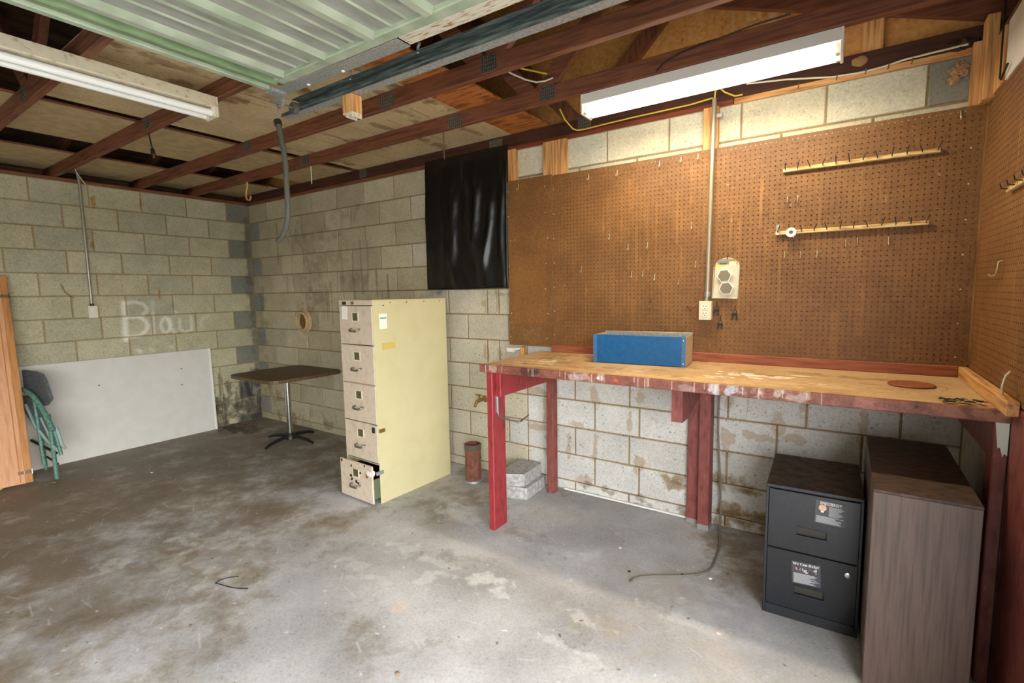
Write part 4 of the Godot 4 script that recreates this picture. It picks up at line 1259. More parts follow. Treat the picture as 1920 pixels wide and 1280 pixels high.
func build_cafe_table() -> void:
	var t := thing("pedestal_table", "small brown pedestal table in the far corner with chrome post", "table", Vector3(1.21, 0, 0.385))
	var poly := []
	var top_m := tri_mat(noise_tex(95, 0.03, [c8(70, 54, 32), c8(94, 74, 46), c8(106, 86, 56)], [0.2, 0.5, 0.9]), Vector3(2, 2, 2), 0.55, false)
	for c in [[1, 1], [-1, 1], [-1, -1], [1, -1]]:
		var o := Vector2(c[0] * 0.30, c[1] * 0.28)
		var a0 := atan2(c[1], c[0]) - PI / 4
		for k in 5:
			poly.append(o + Vector2.from_angle(a0 + PI / 2 * k / 4.0) * 0.10)
		var mid := Vector2.from_angle(a0 + PI / 2 + 0.0) * 0.40
		poly.append(mid * Vector2(1.03, 0.985))
	put(Geo.new().prism(poly, 0.675, 0.705, Transform3D(Basis(Vector3(1, 0, 0), Vector3(0, 0, -1), Vector3(0, 1, 0)), Vector3.ZERO)), "tabletop", top_m, t)
	put(bx(-0.12, 0.662, -0.12, 0.12, 0.675, 0.12, 0.004), "mounting_plate", M.black, t)
	put(Geo.new().tube([Vector3(0, 0.05, 0), Vector3(0, 0.665, 0)], 0.026, 18), "post", M.chrome, t)
	put(Geo.new().lathe([Vector2(0.0, 0.095), Vector2(0.035, 0.09), Vector2(0.05, 0.06), Vector2(0.055, 0.03), Vector2(0.0, 0.03)], 18), "hub", M.black, t)
	for k in 4:
		var a := -0.19 + PI / 2 * k
		var d := Vector3(cos(a), 0, sin(a))
		put(Geo.new().tube([d * 0.03 + Vector3(0, 0.062, 0), d * 0.14 + Vector3(0, 0.052, 0), d * 0.24 + Vector3(0, 0.036, 0), d * 0.30 + Vector3(0, 0.014, 0)], 0.020, 8, 0.012), "foot", M.black, t)


func build_left_corner() -> void:
	# drywall sheet leaning on the far wall
	var gy := tri_mat(noise_tex(101, 0.02, [c8(198, 195, 186), c8(203, 200, 192)], [0.2, 0.8]), Vector3(0.6, 0.6, 0.6), 0.8)
	var g := thing("drywall_sheet", "large pale grey drywall sheet leaning on the far block wall", "drywall sheet", Vector3(0.052, 0, 0.548))
	g.rotation.z = 0.034
	put(bx(-0.007, 0.0, 0.0, 0.006, 0.905, 2.44, 0.001), "panel", gy, g)
	put(bx(0.006, 0.0, 0.001, 0.0072, 0.905, 0.026), "paper_edge", plain(c8(222, 218, 206), 0.7), g)
	for q in [[0.72, 0.30], [0.66, 1.0], [0.55, 0.31]]:
		put(Geo.new().lump(Vector3(0.006, q[0], q[1]), Vector3(0.001, 0.006, 0.008), 0.4, 7, 8), "dent", M.dark_steel, g)
	# wooden door leaning at the left edge
	var ply := tri_mat(noise_tex(102, 0.012, [c8(188, 132, 90), c8(200, 146, 104), c8(208, 156, 116), c8(194, 138, 98)], [0.1, 0.4, 0.7, 0.95]), Vector3(5, 0.5, 5), 0.5, false)
	var stile := tri_mat(noise_tex(103, 0.012, [c8(160, 106, 54), c8(178, 122, 66), c8(188, 134, 78)], [0.1, 0.5, 0.9]), Vector3(5, 0.5, 5), 0.5, false)
	var d := thing("wooden_door", "honey-coloured wooden door with silver hinges leaning at the left edge", "door", Vector3(0.488, 0.022, 2.146))
	var up := Vector3(-0.43, 1.655, -0.062).normalized()
	var out := Vector3(0.97, 0.25, -0.08)
	out = (out - up * up.dot(out)).normalized()
	d.transform.basis = Basis(out, up, out.cross(up))
	put(bx(-0.03, 0.0, 0.045, -0.006, 1.70, 0.72, 0.002), "panel", ply, d)
	put(bx(-0.034, 0.0, 0.0, 0.0, 1.705, 0.047, 0.003), "stile", stile, d)
	put(bx(-0.006, 0.012, 0.072, -0.002, 1.68, 0.078, 0.001), "bead", stile, d)
	for y in [0.085, 1.53]:
		var h := put(Geo.new().box(Vector3(0.0, y - 0.014, 0.004), Vector3(0.003, y + 0.014, 0.047), 0.001).box(Vector3(-0.006, y - 0.012, 0.047), Vector3(-0.003, y + 0.012, 0.085), 0.001), "hinge", M.chrome, d)
		put(Geo.new().tube([Vector3(0.002, y - 0.018, 0.002), Vector3(0.002, y + 0.018, 0.002)], 0.005, 8), "hinge_pin", M.chrome, h)
	tag(put(Geo.new().lump(Vector3.ZERO, Vector3(0.033, 0.033, 0.033), 0.0, 3, 20), "tennis_ball", plain(c8(190, 200, 60), 0.9), self), "yellow-green ball on the floor under the leaning door", "ball").position = Vector3(0.430, 0.033, 2.335)


func build_chair() -> void:
	var green := tri_mat(noise_tex(111, 0.04, [c8(50, 92, 78), c8(84, 128, 112), c8(104, 148, 130)], [0.15, 0.5, 0.9]), Vector3(2, 2, 2), 0.45)
	var vinyl := tri_mat(noise_tex(112, 0.03, [c8(74, 78, 82), c8(100, 104, 108)], [0.2, 0.8]), Vector3(2, 2, 2), 0.4)
	var pale := plain(c8(150, 168, 160), 0.5)
	var t := thing("folding_chair", "folded green metal chair with grey padded seat beside the leaning door", "folding chair", Vector3.ZERO)
	var n := Vector3(0.215, 0, 0.977)
	var P := func(x: float, y: float, off: float) -> Vector3: return Vector3(x, y, 2.01 + 0.22 * (0.5 - x)) + n * off
	# front frame: two legs joined by a bent top
	put(Geo.new().tube([P.call(0.500, 0.0, 0.0), P.call(0.490, 0.29, 0.0), P.call(0.478, 0.54, 0.0)], 0.015, 10), "leg", green, t)
	put(Geo.new().tube([P.call(0.338, 0.10, 0.0), P.call(0.315, 0.487, 0.0), P.call(0.302, 0.68, 0.0)], 0.013, 10), "leg", green, t)
	put(Geo.new().tube([P.call(0.25, 0.03, -0.05), P.call(0.24, 0.37, -0.05), P.call(0.23, 0.62, -0.05)], 0.012, 10), "rear_leg", green, t)
	put(Geo.new().tube([P.call(0.20, 0.735, 0.02), P.call(0.29, 0.712, 0.02), P.call(0.36, 0.675, 0.02), P.call(0.42, 0.62, 0.02), P.call(0.475, 0.555, 0.02), P.call(0.53, 0.47, 0.02), P.call(0.562, 0.42, 0.02)], 0.019, 10), "seat_frame", green, t)
	# backrest: padded slab, corner rounded
	var bk := []
	var basis := Transform3D(Basis(Vector3(0.977, 0, -0.215), Vector3(0, 1, 0), n), P.call(0.5, 0.0, 0.0))
	for p in [[0.13, 0.885], [0.30, 0.880], [0.385, 0.862], [0.425, 0.815], [0.455, 0.74], [0.482, 0.66], [0.40, 0.60], [0.13, 0.70]]:
		bk.append(Vector2((p[0] - 0.5) / 0.977, p[1]))
	put(Geo.new().prism(bk, -0.045, -0.02, basis), "backrest", vinyl, t)
	var st := []
	for p in [[0.13, 0.67], [0.27, 0.645], [0.37, 0.56], [0.46, 0.42], [0.54, 0.26], [0.41, 0.28], [0.27, 0.38], [0.135, 0.52]]:
		st.append(Vector2((p[0] - 0.5) / 0.977, p[1]))
	put(Geo.new().prism(st, -0.035, -0.008, basis), "seat", vinyl, t)
	put(Geo.new().tube([P.call(0.35, 0.50, -0.01), P.call(0.42, 0.39, -0.01), P.call(0.47, 0.29, -0.01)], 0.011, 8), "seat_rail", pale, t)
	put(Geo.new().tube([P.call(0.505, 0.43, -0.03), P.call(0.56, 0.28, -0.03), P.call(0.60, 0.262, -0.03)], 0.012, 8), "seat_rail", pale, t)
	put(Geo.new().tube([P.call(0.17, 0.60, 0.0), P.call(0.27, 0.43, 0.0), P.call(0.40, 0.33, 0.0), P.call(0.53, 0.255, 0.0)], 0.012, 8), "seat_rail", pale, t)
	put(Geo.new().tube([P.call(0.15, 0.285, -0.02), P.call(0.49, 0.212, -0.02)], 0.011, 8), "crossbar", M.dark_steel, t)
	put(Geo.new().tube([P.call(0.345, 0.165, -0.02), P.call(0.495, 0.12, -0.02)], 0.008, 8), "crossbar", M.dark_steel, t)
	put(Geo.new().tube([P.call(0.50, 0.40, -0.02), P.call(0.553, 0.205, -0.02)], 0.013, 8), "rear_foot", green, t)


func build_plastic_sheet() -> void:
	var t := thing("plastic_sheet", "wrinkled glossy black plastic sheet hanging over the block wall", "plastic sheet", Vector3.ZERO)
	var nz := FastNoiseLite.new()
	nz.seed = 12
	nz.frequency = 1.0
	var cols := 72
	var rows := 72
	var folds := [[0.20, 0.06, 0.05, 0.016, 0.1, 1.2], [0.42, -0.10, 0.045, 0.030, 0.15, 0.85], [0.52, 0.0, 0.03, 0.018, 0.0, 0.6], [0.66, -0.03, 0.04, 0.030, 0.1, 0.75], [0.86, -0.14, 0.035, 0.026, 0.2, 0.95], [0.05, 0.35, 0.06, 0.020, 0.6, 1.3], [0.62, 0.12, 0.08, 0.022, 0.5, 1.3], [0.93, 0.0, 0.03, 0.020, 0.0, 1.3]]
	var pts := []
	for j in rows:
		for i in cols:
			var u := float(i) / (cols - 1)
			var v := float(j) / (rows - 1)
			var x := lerpf(2.838, 3.680, u) + 0.006 * sin(v * 9.0) * (1.0 if u > 0.9 else 0.2) - 0.012 * v * (1 - u)
			var y := lerpf(2.56, 1.507 + 0.006 * sin(u * 11.0), v)
			var z := 0.020 + 0.010 * nz.get_noise_2d(u * 1.6 + 9.0, v * 1.0) + 0.005 * nz.get_noise_2d(u * 6.0, v * 3.0 + 3.0)
			for f in folds:
				var c: float = f[0] + f[1] * v + 0.015 * sin(v * 7.0 + f[0] * 20.0)
				var d: float = (u - c) / f[2]
				z += f[3] * exp(-d * d) * smoothstep(f[4], f[4] + 0.22, v) * (1.0 - smoothstep(f[5] - 0.2, f[5], v))
			if v < 0.06:
				z = lerpf(0.012, z, v / 0.06)
			pts.append(Vector3(x, y, maxf(z, 0.006)))
	var m := plain(c8(16, 16, 16), 0.30)
	put(Geo.new().sheet(pts, cols, rows, Vector3(0, 0, 1)), "sheet", m, t)
	put(Geo.new().tube([Vector3(2.832, 1.506, 0.02), Vector3(3.2, 1.503, 0.032), Vector3(3.68, 1.506, 0.025)], 0.007, 8), "hem", m, t)
	put(Geo.new().tube([Vector3(3.677, 2.5, 0.03), Vector3(3.681, 2.2, 0.045), Vector3(3.677, 1.9, 0.04), Vector3(3.679, 1.6, 0.045), Vector3(3.677, 1.51, 0.03)], 0.012, 8), "rolled_edge", m, t)


func build_plumbing() -> void:
	# thimble in the wall
	var t := thing("flue_thimble", "rusty tan pipe collar set into the block wall above the pedestal table", "pipe collar", Vector3(0.985, 1.188, 0.0))
	var turn := Transform3D(Basis(Vector3.RIGHT, PI / 2), Vector3.ZERO)
	put(Geo.new().lathe([Vector2(0.118, 0.0), Vector2(0.106, 0.012), Vector2(0.104, 0.050), Vector2(0.099, 0.056), Vector2(0.090, 0.054), Vector2(0.086, 0.046), Vector2(0.085, 0.0)], 28, turn), "collar", tri_mat(noise_tex(121, 0.05, [c8(168, 132, 86), c8(196, 172, 130), c8(208, 190, 154)], [0.2, 0.5, 0.9]), Vector3(2, 2, 2), 0.8, false), t)
	put(Geo.new().lathe([Vector2(0.0, 0.012), Vector2(0.06, 0.014), Vector2(0.086, 0.010)], 28, turn), "plug", tri_mat(noise_tex(122, 0.05, [c8(92, 72, 40), c8(128, 102, 60)], [0.2, 0.9]), Vector3(2, 2, 2), 0.9, false), t)
	# faucet
	var f := thing("hose_faucet", "old brass hose faucet on the wall left of the bench leg", "faucet", Vector3(3.405, 0.605, 0.0))
	put(Geo.new().tube([Vector3(0, 0, 0.0), Vector3(0, 0, 0.06), Vector3(0, -0.003, 0.10)], 0.014, 10), "body", M.brass, f)
	put(Geo.new().tube([Vector3(0, 0, 0.08), Vector3(0, -0.012, 0.115), Vector3(0, -0.040, 0.135)], 0.013, 10, 0.011), "spout", M.brass, f)
	put(Geo.new().tube([Vector3(0, 0.0, 0.07), Vector3(0, 0.045, 0.08)], 0.008, 8), "stem", M.brass, f)
	put(Geo.new().box(Vector3(-0.035, 0.042, 0.074), Vector3(0.035, 0.050, 0.086), 0.003), "handle", M.brass, f)
	put(Geo.new().lathe([Vector2(0.014, 0.0), Vector2(0.03, 0.0), Vector2(0.026, 0.006), Vector2(0.014, 0.008)], 14, turn), "flange", M.brass, f)
	# standpipe
	var s := thing("rusty_standpipe", "short rusty pipe stub standing at the wall behind the bench leg", "pipe", Vector3(3.455, 0, 0.235))
	put(Geo.new().lathe([Vector2(0.062, 0.0), Vector2(0.062, 0.30), Vector2(0.056, 0.302), Vector2(0.056, 0.02)], 20), "pipe", M.rust, s)
	put(Geo.new().lathe([Vector2(0.0, 0.27), Vector2(0.056, 0.27)], 20), "plug", M.dark_slot, s)
	put(Geo.new().lathe([Vector2(0.063, 0.262), Vector2(0.066, 0.264), Vector2(0.066, 0.300), Vector2(0.063, 0.302)], 20), "band", tri_mat(noise_tex(123, 0.05, [c8(70, 62, 54), c8(110, 98, 84)], [0.2, 0.9]), Vector3(3, 3, 3), 0.8), s)
	put(Geo.new().lathe([Vector2(0.063, 0.0), Vector2(0.072, 0.004), Vector2(0.070, 0.018), Vector2(0.063, 0.02)], 20), "foot_ring", M.galv, s)
	# concrete block on the floor
	var conc := tri_mat(noise_tex(124, 0.04, [c8(150, 148, 144), c8(188, 186, 182)], [0.2, 0.8]), Vector3(1.2, 1.2, 1.2), 0.9)
	var b := thing("concrete_footing", "cracked grey concrete footing on the floor behind the bench leg", "concrete footing", Vector3(3.90, 0, 0.19))
	put(Geo.new().prism([Vector2(-0.14, -0.155), Vector2(0.085, -0.165), Vector2(0.10, 0.12), Vector2(-0.13, 0.185)], 0.0, 0.085, Transform3D(Basis(Vector3(1, 0, 0), Vector3(0, 0, 1), Vector3(0, 1, 0)), Vector3.ZERO)), "lower_lump", conc, b)
	put(Geo.new().prism([Vector2(-0.13, -0.15), Vector2(0.05, -0.16), Vector2(0.065, 0.10), Vector2(-0.05, 0.16), Vector2(-0.125, 0.15)], 0.085, 0.175, Transform3D(Basis(Vector3(1, 0, 0), Vector3(0, 0, 1), Vector3(0, 1, 0)), Vector3.ZERO)), "upper_lump", conc, b)
	# white valve above the bench corner
	var v := thing("white_pipe_clip", "white plastic pipe clip on the wall at the bench left end", "pipe clip", Vector3(3.735, 1.035, 0.06))
	put(bx(-0.045, 0.0, -0.03, 0.045, 0.012, 0.03, 0.002), "bracket", M.white, v)
	put(Geo.new().tube([Vector3(-0.045, -0.008, 0.015), Vector3(0.0, -0.010, 0.015), Vector3(0.02, -0.006, 0.015)], 0.013, 10), "clip", M.white, v)
	put(bx(0.046, -0.05, -0.06, 0.075, 0.02, -0.02, 0.003), "wood_stub", M.pine_y, v)
	# low white pipe along the wall foot
	tag(put(Geo.new().tube([Vector3(4.14, 0.012, 0.014), Vector3(4.6, 0.012, 0.014), Vector3(5.02, 0.012, 0.014)], 0.008, 8), "thin_pipe", M.white, self), "thin white pipe along the foot of the block wall under the bench", "pipe")


func outlet(t: Node3D, at: Vector3, turn: float) -> void:
	var o := put(bx(-0.034, -0.055, 0.0, 0.034, 0.055, 0.040, 0.004), "box", M.ivory, t)
	o.position = at
	o.rotation.y = turn
	put(bx(-0.035, -0.056, 0.040, 0.035, 0.056, 0.045, 0.003), "cover_plate", M.ivory, o)
	for y in [-0.021, 0.021]:
		put(Geo.new().lathe([Vector2(0.0, 0.003), Vector2(0.016, 0.003), Vector2(0.017, 0.0)], 18, Transform3D(Basis(Vector3.RIGHT, PI / 2), Vector3(0, y, 0.045))), "socket", M.white, o)
		put(Geo.new().box(Vector3(-0.008, y, 0.0482), Vector3(-0.005, y + 0.009, 0.0488)).box(Vector3(0.005, y, 0.0482), Vector3(0.008, y + 0.009, 0.0488)).box(Vector3(-0.003, y - 0.010, 0.0482), Vector3(0.003, y - 0.005, 0.0488)), "slots", M.dark_slot, o)


func build_electric() -> void:
	var a := thing("conduit_outlet", "steel conduit with a duplex outlet box on the far block wall", "conduit", Vector3.ZERO)
	put(Geo.new().tube([Vector3(0.0, 2.60, 1.540), Vector3(0.012, 2.56, 1.538), Vector3(0.022, 2.50, 1.537), Vector3(0.022, 1.95, 1.537), Vector3(0.022, 1.41, 1.537)], 0.011, 12), "conduit", M.conduit, a)
	put(Geo.new().tube([Vector3(0.022, 1.425, 1.537), Vector3(0.022, 1.400, 1.537)], 0.015, 10), "connector", M.dark_steel, a)
	outlet(a, Vector3(0.0, 1.348, 1.537), PI / 2)
	put(bx(0.0, 2.365, 1.518, 0.008, 2.377, 1.575, 0.001), "strap", M.galv, a)
	put(Geo.new().tube([Vector3(0.03, 2.72, 1.60), Vector3(0.02, 2.66, 1.565), Vector3(0.015, 2.60, 1.545), Vector3(0.012, 2.54, 1.51), Vector3(0.01, 2.51, 1.49)], 0.004, 6), "cable_tail", M.white_cable, a)
	var b := thing("conduit_outlet", "steel conduit with a duplex outlet box on the pegboard", "conduit", Vector3.ZERO)
	put(Geo.new().tube([Vector3(5.142, 2.545, 0.062), Vector3(5.139, 2.3, 0.062), Vector3(5.132, 1.80, 0.062), Vector3(5.128, 1.46, 0.062), Vector3(5.124, 1.40, 0.060)], 0.0125, 12), "conduit", M.conduit, b)
	put(Geo.new().tube([Vector3(5.128, 1.452, 0.062), Vector3(5.127, 1.425, 0.062)], 0.017, 10), "connector", M.galv, b)
	outlet(b, Vector3(5.123, 1.342, 0.045), 0.0)
	put(bx(5.150, 2.44, 0.040, 5.185, 2.462, 0.052, 0.001), "strap", M.galv, b)
	# cables
	var mk := func(called: String, label: String, m: Material, r: float, pts: Array) -> void:
		tag(put(Geo.new().tube(pts, r, 7), called, m, self), label, "cable")
	mk.call("yellow_cable", "yellow cable drooping below the truss left of the lit lamp", M.yellow_cable, 0.005, [Vector3(4.20, 2.66, 0.16), Vector3(4.215, 2.60, 0.12), Vector3(4.245, 2.55, 0.06), Vector3(4.265, 2.545, 0.03), Vector3(4.32, 2.548, 0.012), Vector3(4.43, 2.552, 0.012), Vector3(4.62, 2.556, 0.012), Vector3(5.0, 2.557, 0.012), Vector3(5.13, 2.557, 0.04)])
	mk.call("yellow_cable", "yellow cable looping into the conduit under the lit lamp", M.yellow_cable, 0.005, [Vector3(5.142, 2.53, 0.062), Vector3(5.146, 2.58, 0.065), Vector3(5.165, 2.60, 0.06), Vector3(5.19, 2.575, 0.04), Vector3(5.24, 2.551, 0.012), Vector3(5.28, 2.55, 0.010)])
	mk.call("pale_cable", "pale yellow cable along the top plate right of the lit lamp", M.white_cable, 0.005, [Vector3(5.30, 2.60, 0.02), Vector3(5.50, 2.575, 0.02), Vector3(5.70, 2.540, 0.012), Vector3(5.82, 2.532, 0.010), Vector3(5.91, 2.536, 0.010), Vector3(5.99, 2.548, 0.010), Vector3(6.08, 2.552, 0.010), Vector3(6.22, 2.556, 0.010)])
	mk.call("white_cable", "white cable arching across the open loft beside the truss", M.white_cable, 0.005, [Vector3(4.10, 2.76, 0.72), Vector3(4.16, 2.72, 0.66), Vector3(4.22, 2.69, 0.61), Vector3(4.285, 2.665, 0.595), Vector3(4.34, 2.66, 0.592), Vector3(4.39, 2.665, 0.59)])
	mk.call("yellow_cable", "yellow cable beside the white one in the open loft", M.yellow_cable, 0.0055, [Vector3(4.12, 2.79, 0.72), Vector3(4.18, 2.755, 0.66), Vector3(4.23, 2.74, 0.62), Vector3(4.30, 2.715, 0.605), Vector3(4.36, 2.69, 0.602)])
	mk.call("black_cable", "thin dark cable across the truss above the lit lamp", M.dark_steel, 0.004, [Vector3(4.98, 2.55, 0.590), Vector3(5.02, 2.58, 0.592), Vector3(5.10, 2.605, 0.592), Vector3(5.25, 2.620, 0.592), Vector3(5.42, 2.638, 0.592), Vector3(5.56, 2.640, 0.592)])
	mk.call("black_cable", "dark cable hanging down in the top right corner", M.black, 0.004, [Vector3(6.285, 2.60, 0.29), Vector3(6.288, 2.45, 0.28), Vector3(6.288, 2.30, 0.285), Vector3(6.285, 2.285, 0.32), Vector3(6.284, 2.31, 0.42)])
	mk.call("white_cable", "pale cable stub at the upper left corner above the fixture", M.white_cable, 0.006, [Vector3(2.2, 2.70, 2.60), Vector3(2.25, 2.70, 2.45), Vector3(2.23, 2.69, 2.33)])
	# plug hanging from the truss
	var p := thing("power_plug", "black power plug dangling on a short cord from a truss", "plug", Vector3.ZERO)
	put(Geo.new().tube([Vector3(1.975, 2.545, 1.69), Vector3(1.980, 2.49, 1.685), Vector3(1.985, 2.44, 1.68)], 0.005, 7), "cord", M.black, p)
	put(Geo.new().tube([Vector3(1.985, 2.445, 1.68), Vector3(1.992, 2.41, 1.68)], 0.011, 10, 0.015), "plug_body", M.black, p)
	for d in [-0.007, 0.007]:
		put(Geo.new().tube([Vector3(1.992 + d, 2.41, 1.68), Vector3(1.996 + d, 2.385, 1.68)], 0.0028, 6), "prong", M.chrome, p)
	var h := thing("ceiling_hook", "yellow coated hook screwed under a truss in the far corner", "hook", Vector3.ZERO)
	put(Geo.new().tube([Vector3(1.055, 2.545, 0.565), Vector3(1.050, 2.50, 0.562), Vector3(1.025, 2.47, 0.56), Vector3(1.012, 2.42, 0.56), Vector3(1.03, 2.385, 0.56), Vector3(1.07, 2.378, 0.56), Vector3(1.09, 2.395, 0.56), Vector3(1.092, 2.415, 0.56)], 0.008, 8), "hook", plain(c8(206, 160, 84), 0.5), h)
	mk.call("hanging_wire", "thin rusty wire hanging from a truss above the black plastic", M.rust, 0.005, [Vector3(3.53, 2.545, 0.555), Vector3(3.532, 2.45, 0.555), Vector3(3.533, 2.365, 0.555)])
	mk.call("hanging_wire", "short pale wire stub below the truss near the far corner", M.white_cable, 0.004, [Vector3(2.05, 2.545, 0.555), Vector3(2.05, 2.46, 0.555), Vector3(2.049, 2.40, 0.555)])


func build_blue_box() -> void:
	var t := thing("parts_box", "blue-fronted parts organizer box standing on the workbench", "organizer box", Vector3(4.81, 1.035, 0.27))
	t.rotation.y = 0.075
	var blue := tri_mat(noise_tex(131, 0.03, [c8(0, 80, 132), c8(0, 87, 141), c8(6, 94, 148)], [0.1, 0.5, 0.9]), Vector3(1.5, 1.5, 1.5), 0.45, false)
	var card := tri_mat(noise_tex(132, 0.03, [c8(164, 140, 104), c8(196, 174, 136)], [0.2, 0.8]), Vector3(3, 3, 3), 0.8, false)
	var rim := plain(c8(120, 150, 160), 0.4)
	var w := 0.268
	put(bx(-w, 0.003, 0.103, w, 0.172, 0.110, 0.002), "front_panel", blue, t)
	put(bx(-w, 0.003, -0.11, -w + 0.006, 0.170, 0.103, 0.001), "side_panel", card, t)
	put(bx(w - 0.006, 0.003, -0.11, w, 0.170, 0.103, 0.001), "side_panel", card, t)
	put(bx(-w, 0.003, -0.114, w, 0.178, -0.108, 0.001), "back_panel", M.galv, t)
	put(bx(-w + 0.006, 0.003, -0.108, w - 0.006, 0.008, 0.103), "base", card, t)
	for s in [-1, 1]:
		put(bx(s * (w - 0.010) - 0.012, 0.001, 0.110, s * (w - 0.010) + 0.012, 0.174, 0.112, 0.001), "corner_strip", tri_mat(noise_tex(133, 0.05, [c8(50, 96, 140), c8(70, 116, 156)], [0.2, 0.8]), Vector3(3, 3, 3), 0.5, false), t)
		for y in [0.02, 0.15]:
			put(Geo.new().lathe([Vector2(0, 0.002), Vector2(0.004, 0.001), Vector2(0.004, 0)], 8, Transform3D(Basis(Vector3.RIGHT, PI / 2), Vector3(s * (w - 0.012), y, 0.112))), "rivet", M.chrome, t)
	for k in 17:
		var x := -w + 0.02 + k * (2 * w - 0.04) / 16.0
		var d := put(bx(x - 0.0015, 0.008, -0.105, x + 0.0015, 0.160 - 0.006 * (k % 3), 0.100), "divider", card, t)
		d.rotation.z = 0.01 * sin(k * 3.0)
	put(bx(-w + 0.006, 0.12, -0.10, w - 0.006, 0.128, 0.095), "tray_floor", card, t)


func hook_mesh() -> ArrayMesh:
	return Geo.new().tube([Vector3(0, 0.022, -0.010), Vector3(0, 0.021, 0.002), Vector3(0, 0.012, 0.005), Vector3(0, -0.010, 0.005), Vector3(0, -0.018, 0.008), Vector3(0, -0.022, 0.016), Vector3(0, -0.018, 0.024), Vector3(0, -0.008, 0.026)], 0.0022, 6).mesh()


func build_peg_things() -> void:
	var zf := 0.0445
	var bright := plain(c8(210, 200, 172), 0.3, 0.6)
	var hk := hook_mesh()
	var hooks := [
		[3.793, 2.231, "small steel hook at the top of the plain narrow panel"],
		[4.353, 2.221, "steel peg hook leftmost of the top row on the pegboard"],
		[4.554, 2.218, "steel peg hook second from the left in the top row"],
		[4.830, 2.235, "steel peg hook third from the left in the top row"],
		[4.957, 2.240, "steel peg hook fourth from the left in the top row"],
		[5.055, 2.241, "steel peg hook in the top row just left of the conduit"],
		[4.504, 1.821, "steel peg hook alone left of centre on the pegboard"],
		[4.632, 1.746, "left steel peg hook of the middle pair above the blue box"],
		[4.759, 1.746, "right steel peg hook of the middle pair above the blue box"],
		[5.028, 1.846, "steel peg hook high on the left side of the conduit"],
		[5.055, 1.616, "steel peg hook close to the conduit left of the hanging blister pack"],
		[4.298, 1.616, "small white-tipped peg hook low on the pegboard left part"],
		[4.657, 1.568, "first steel peg hook of the lower row above the blue box"],
		[4.731, 1.573, "second steel peg hook of the lower row above the blue box"],
		[4.808, 1.547, "third steel peg hook of the lower row above the blue box"],
		[4.957, 1.517, "steel peg hook at the right end of the lower row"],
		[5.526, 1.939, "left steel peg hook of the pair below the upper hook rail"],
		[5.574, 1.939, "right steel peg hook of the pair below the upper hook rail"],
		[5.523, 1.644, "left steel peg hook of three below the tape roll"],
		[5.598, 1.640, "middle steel peg hook of three below the tape roll"],
		[5.674, 1.638, "right steel peg hook of three below the tape roll"],
		[5.797, 1.688, "first steel peg hook just under the lower hook rail"],
		[5.846, 1.697, "second steel peg hook just under the lower hook rail"],
		[5.972, 1.691, "third steel peg hook just under the lower hook rail"],
		[6.207, 2.238, "steel peg hook at the top right corner of the pegboard"]]
	for q in hooks:
		var o := put_mesh(hk, "peg_hook", bright, self)
		o.position = Vector3(q[0], q[1], zf)
		tag(o, q[2], "peg hook", "hooks on the pegboard")
	# two hook rails with bent nails
	var rail_m := tri_mat(noise_tex(141, 0.02, [c8(150, 112, 60), c8(206, 176, 120), c8(226, 204, 158)], [0.2, 0.5, 0.9]), Vector3(0.6, 6, 6), 0.7)
	var rails := [[5.500, 6.145, 2.093, "upper wooden rail with bent nails on the pegboard"], [5.475, 6.120, 1.765, "lower wooden rail with bent nails on the pegboard"]]
	for r in 2:
		var q = rails[r]
		var t := thing("hook_rail", q[3], "hook rail", Vector3(q[0], q[2], zf + 0.001), "wooden hook rails")
		put(bx(0, -0.010, 0.0, q[1] - q[0], 0.010, 0.022, 0.002), "strip", rail_m, t)
		for k in 12:
			var x: float = 0.012 + k * (q[1] - q[0] - 0.024) / 11.0
			var lean := 0.012 * sin(k * 2.4 + r)
			put(Geo.new().tube([Vector3(x, 0.0, 0.010), Vector3(x, 0.002, 0.035), Vector3(x + lean * 0.3, 0.012, 0.044), Vector3(x + lean, 0.034 + 0.006 * sin(k * 1.7), 0.046)], 0.0022, 6), "nail", M.dark_steel, t)
	# tape roll on the lower rail
	var tp := thing("tape_roll", "white tape roll hanging on the lower wooden rail", "tape roll", Vector3(5.552, 1.762, zf + 0.040))
	var prof := []
	for q in [[0.010, -0.009], [0.025, -0.011], [0.025, 0.011], [0.010, 0.009], [0.010, -0.009]]:
		prof.append(Vector2(q[0], q[1]))
	put(Geo.new().lathe(prof, 24, Transform3D(Basis(Vector3.RIGHT, PI / 2), Vector3.ZERO)), "roll", M.white, tp)
	put(bx(0.012, -0.030, -0.008, 0.0135, -0.012, 0.008), "loose_end", M.white, tp)
	var clip := thing("spring_clip", "small metal clip at the left end of the lower wooden rail", "clip", Vector3(5.487, 1.785, zf + 0.024))
	put(bx(-0.008, -0.015, 0.0, 0.008, 0.025, 0.006, 0.001), "jaw", M.galv, clip)
	put(Geo.new().tube([Vector3(0, -0.03, 0.004), Vector3(0, -0.015, 0.006)], 0.008, 8), "grip", M.white, clip)
	# blister pack with two round-edged filters
	var b := thing("blister_pack", "white blister pack with two grey hexagonal filters hanging on the pegboard", "blister pack", Vector3(5.226, 1.415, zf + 0.004))
	b.rotation.z = -0.035
	var outline := [Vector2(-0.069, 0.0), Vector2(0.064, 0.0), Vector2(0.066, 0.185)]
	for k in 9:
		outline.append(Vector2(0.0, 0.185) + Vector2(0.066 * cos(PI * (k + 1) / 10.0), 0.048 * sin(PI * (k + 1) / 10.0)))
	outline.append(Vector2(-0.066, 0.185))
	var im := Image.create(64, 112, false, Image.FORMAT_RGB8)
	im.fill(c8(196, 188, 166))
	im.fill_rect(Rect2i(6, 4, 52, 16), c8(150, 134, 100))
	im.fill_rect(Rect2i(9, 12, 24, 5), c8(110, 124, 130))
	im.fill_rect(Rect2i(12, 17, 18, 3), c8(50, 58, 64))
